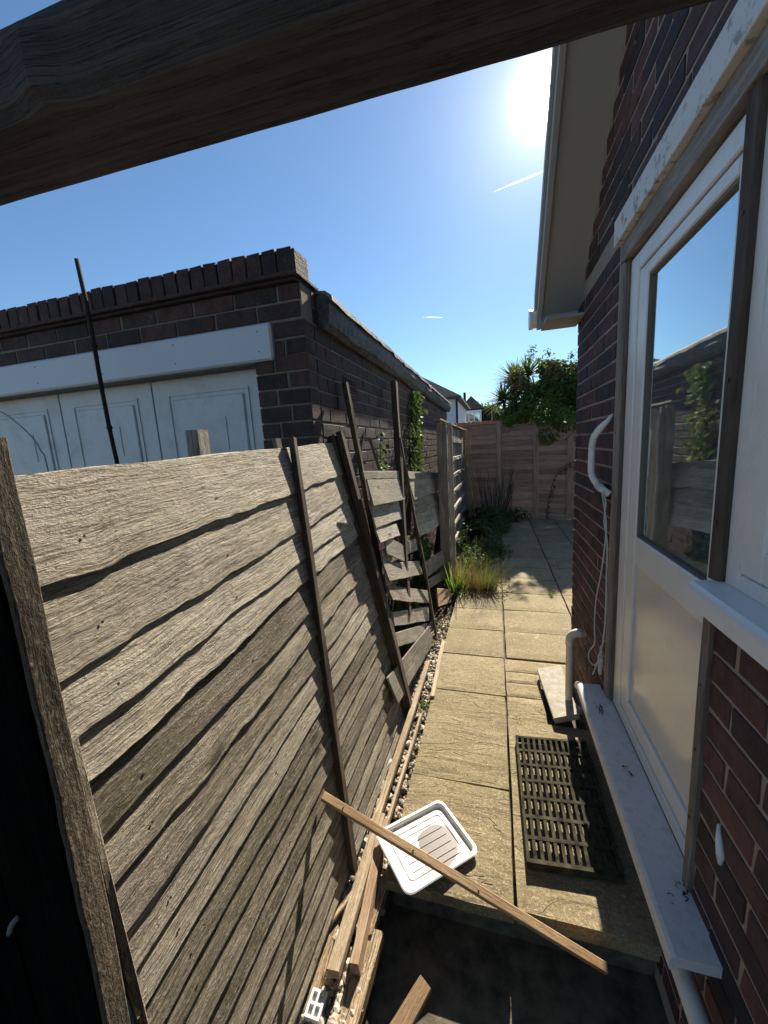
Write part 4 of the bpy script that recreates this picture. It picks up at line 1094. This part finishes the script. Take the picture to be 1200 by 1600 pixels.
def speck(x, y, z, n, sp, L):
    for k in range(n): leafq(mb, V((x + U(-sp, sp), y + U(-sp, sp), z + U(0, .008))), V((0, 0, 1)) + rv() * .8, rv(), L * U(.5, 1.4), L * U(.4, .9), R())
for k in range(170):
    q = R(); y = U(1.2, 5.2)
    if q < .45: speck(.054 + .004 * min(y - 1, 4), y, -.006, 2, .005, .007)
    elif q < .8: speck(-.425, y, -.01, 4, .014, .012)
    else: speck(U(-.4, .6), random.choice(ys[1:9]), -.006, 2, .005, .007)
for k in range(26): speck(.285 + U(-.05, .05), U(2.2, 2.6), 0, 1, .02, .014)
tag(mb.build('joint_moss', M['weed'], None, False, True), 'dark moss and crumbs caught in the paving joints', 'moss', kind='stuff')
bw_ = thing('shaded_weed', 'dark glossy weed growing behind the gap in the broken fence', 'weed', (-.78, 4.0, 0))
green('foliage', crown([(V((-.78, 3.9, .35)), V((.10, .45, .40))), (V((-.76, 3.4, .2)), V((.10, .3, .3)))], 700, .07, .6, .8), M['ivy'], bw_)
stems(bw_, [[(-.78, 3.9, -.08), (-.77, 3.85, .3), (-.78, 3.95, .65)], [(-.77, 3.5, -.08), (-.76, 3.45, .4)]], .008)
# dark ground cover along the screen
gc = thing('ground_cover', 'dark leafy weeds spreading from the slatted screen over the paving', 'weeds', (-.2, 6.2, 0))
gb = [(V((-.30, 5.2, .08)), V((.24, .5, .17))), (V((-.26, 6.2, .12)), V((.34, .7, .22))), (V((-.15, 7.3, .15)), V((.45, .7, .26))), (V((.0, 5.6, .04)), V((.22, .4, .10))), (V((.2, 8.1, .10)), V((.5, .25, .16)))]
green('foliage', crown(gb, 5200, .055, 1.0, .9), M['weed'], gc)
mb = MB(); tuft(mb, (-.3, 5.0, 0), 60, .5, .5, .004); green('blades', mb, M['weed'], gc)
ds = thing('dead_shrub', 'leafless brown shrub stems against the end fence', 'shrub', (.05, 8.35, 0))
P = []
for k in range(34):
    x = U(-.25, .35); P.append([(x * .6, 8.3 + U(-.1, .1), 0), (x + U(-.05, .05), 8.3 + U(-.15, .1), U(.3, .5)), (x * 1.3 + U(-.1, .1), 8.3 + U(-.2, .1), U(.6, 1.15))])
stems(ds, P, .009)
cl = thing('wall_creeper', 'thin dry creeper trailing up the end fence', 'creeper', (1.1, 8.3, 0))
stems(cl, [[(1.0, 8.24, 0), (1.04, 8.22, .4), (1.12, 8.19, .8), (1.3, 8.13, 1.05), (1.5, 8.06, 1.15)], [(1.3, 8.13, 1.55), (1.4, 8.1, 1.65), (1.5, 8.06, 1.85)]], .012)
mb = MB()
for k in range(60):
    s = R(); p = V((1.0, 8.2, 0)).lerp(V((1.14, 8.15, .85)), s) if R() < .5 else V((1.14, 8.15, .85)).lerp(V((1.5, 8.03, 1.15)), s)
    leafq(mb, p + rv() * .03, rv(), rv(), .05, .04, R())
green('foliage', mb, M['weed'], cl)
wd = thing('small_weed', 'tiny yellow green weed growing in the joint of the paving', 'weed', (.545, 4.13, 0))
mb = MB(); tuft(mb, (.545, 4.13, 0), 16, .07, .06, .006); green('blades', mb, M['grass'], wd)
wd = thing('small_weed', 'small green weed beside the short pale batten', 'weed', (-.452, 2.19, -.03))
mb = MB()
for k in range(60): leafq(mb, V((-.452, 2.19, -.03)) + V((U(-.025, .025), U(-.035, .035), U(0, .035))), V((0, 0, 1)) + rv() * .6, rv(), .018, .014, R())
green('foliage', mb, M['grass'], wd)

# ------------------------------------------------------------------ houses and trees far off
h1 = thing('white_house', 'white rendered house with brown hipped roof beyond the garage', 'house', (-5, 28, -.3))
part('wall', MB().box((-9, 25.2, -.3), (-2.25, 34, 4.35)), M['render_white'], h1)
mb = MB(); e0, e1 = 4.30, 4.42
a = [(-9.5, 24.7, e0), (-1.9, 24.7, e0), (-1.9, 34.5, e0), (-9.5, 34.5, e0)]
mb.add([*a, *[(x, y, e1) for x, y, z in a], (-6.0, 28.6, 7.0), (-6.0, 30.6, 7.0)], [(3,2,1,0),(0,1,5,4),(1,2,6,5),(2,3,7,6),(3,0,4,7),(4,5,8),(5,6,9,8),(6,7,9),(7,4,8,9)])
part('roof', mb, M['roof'], h1)
part('downpipe', MB().tube([(-2.2, 25.15, 4.3), (-2.2, 25.15, -.3)], .06, 8), M['black'], h1)
h2 = thing('gabled_house', 'small distant house with dark gable and white window', 'house', (-2, 42, -.3))
part('wall', MB().box((-3.6, 42, -.3), (-.2, 50, 4.9)), M['black'], h2)
mb = MB().prism([(-3.5, 41.6, 4.9), (-.9, 41.6, 4.9), (-2.2, 41.6, 6.2)], (0, 8, 0)); part('roof', mb, M['roof'], h2)
wn = part('bay_window', cbox((-3.3, 41.3, 2.6), (-1.2, 41.9, 4.75), .02), M['render_white'], h2)
for k in range(3):
    part('pane', MB().box((-2.95 + k * .56, 41.28, 3.3), (-2.5 + k * .56, 41.31, 4.4)), M['glass'], h2)
part('chimney', cbox((-3.2, 45, 5), (-2.95, 45.6, 7.0), .02), M['black'], h2)
for k, (x, y, z, r, lab) in enumerate([(-2.4, 60, 5.2, 3.0, 'rounded green tree behind the small gabled house'), (1.4, 62, 5.0, 3.0, 'green tree behind the cordyline palm')]):
    tt_ = thing('tree', lab, 'tree', (x, y, -.3), 'far trees')
    bb = [(V((x + U(-1.5, 1.5), y + U(-1, 1), z + U(-.8, .8))), V((r * .7, r * .6, r * .5))) for q in range(5)]
    green('crown', crown(bb, 1500, .5), M['tree'], tt_)
    stems(tt_, [[(x, y, -.3), (x + .1, y, 2), (x, y, 4.5)], [(x, y, 2), (x + 1, y, 3.5), (x + 1.5, y, 5)]], .25, name='trunk')
# contrails
for a, b, rr_, lab in (((24, 7036, 3807), (760, 6954, 3886), (5, 13, 17), 'long thin white contrail near the sun'), ((-1241, 7557, 2313), (-875, 7621, 2269), (4, 10, 6), 'short faint white contrail low in the sky')):
    a, b = V(a), V(b)
    tag(MB().tube([a, a.lerp(b, .5), b], list(rr_), 8).build('contrail', M['contrail'], None, True), lab, 'contrail')
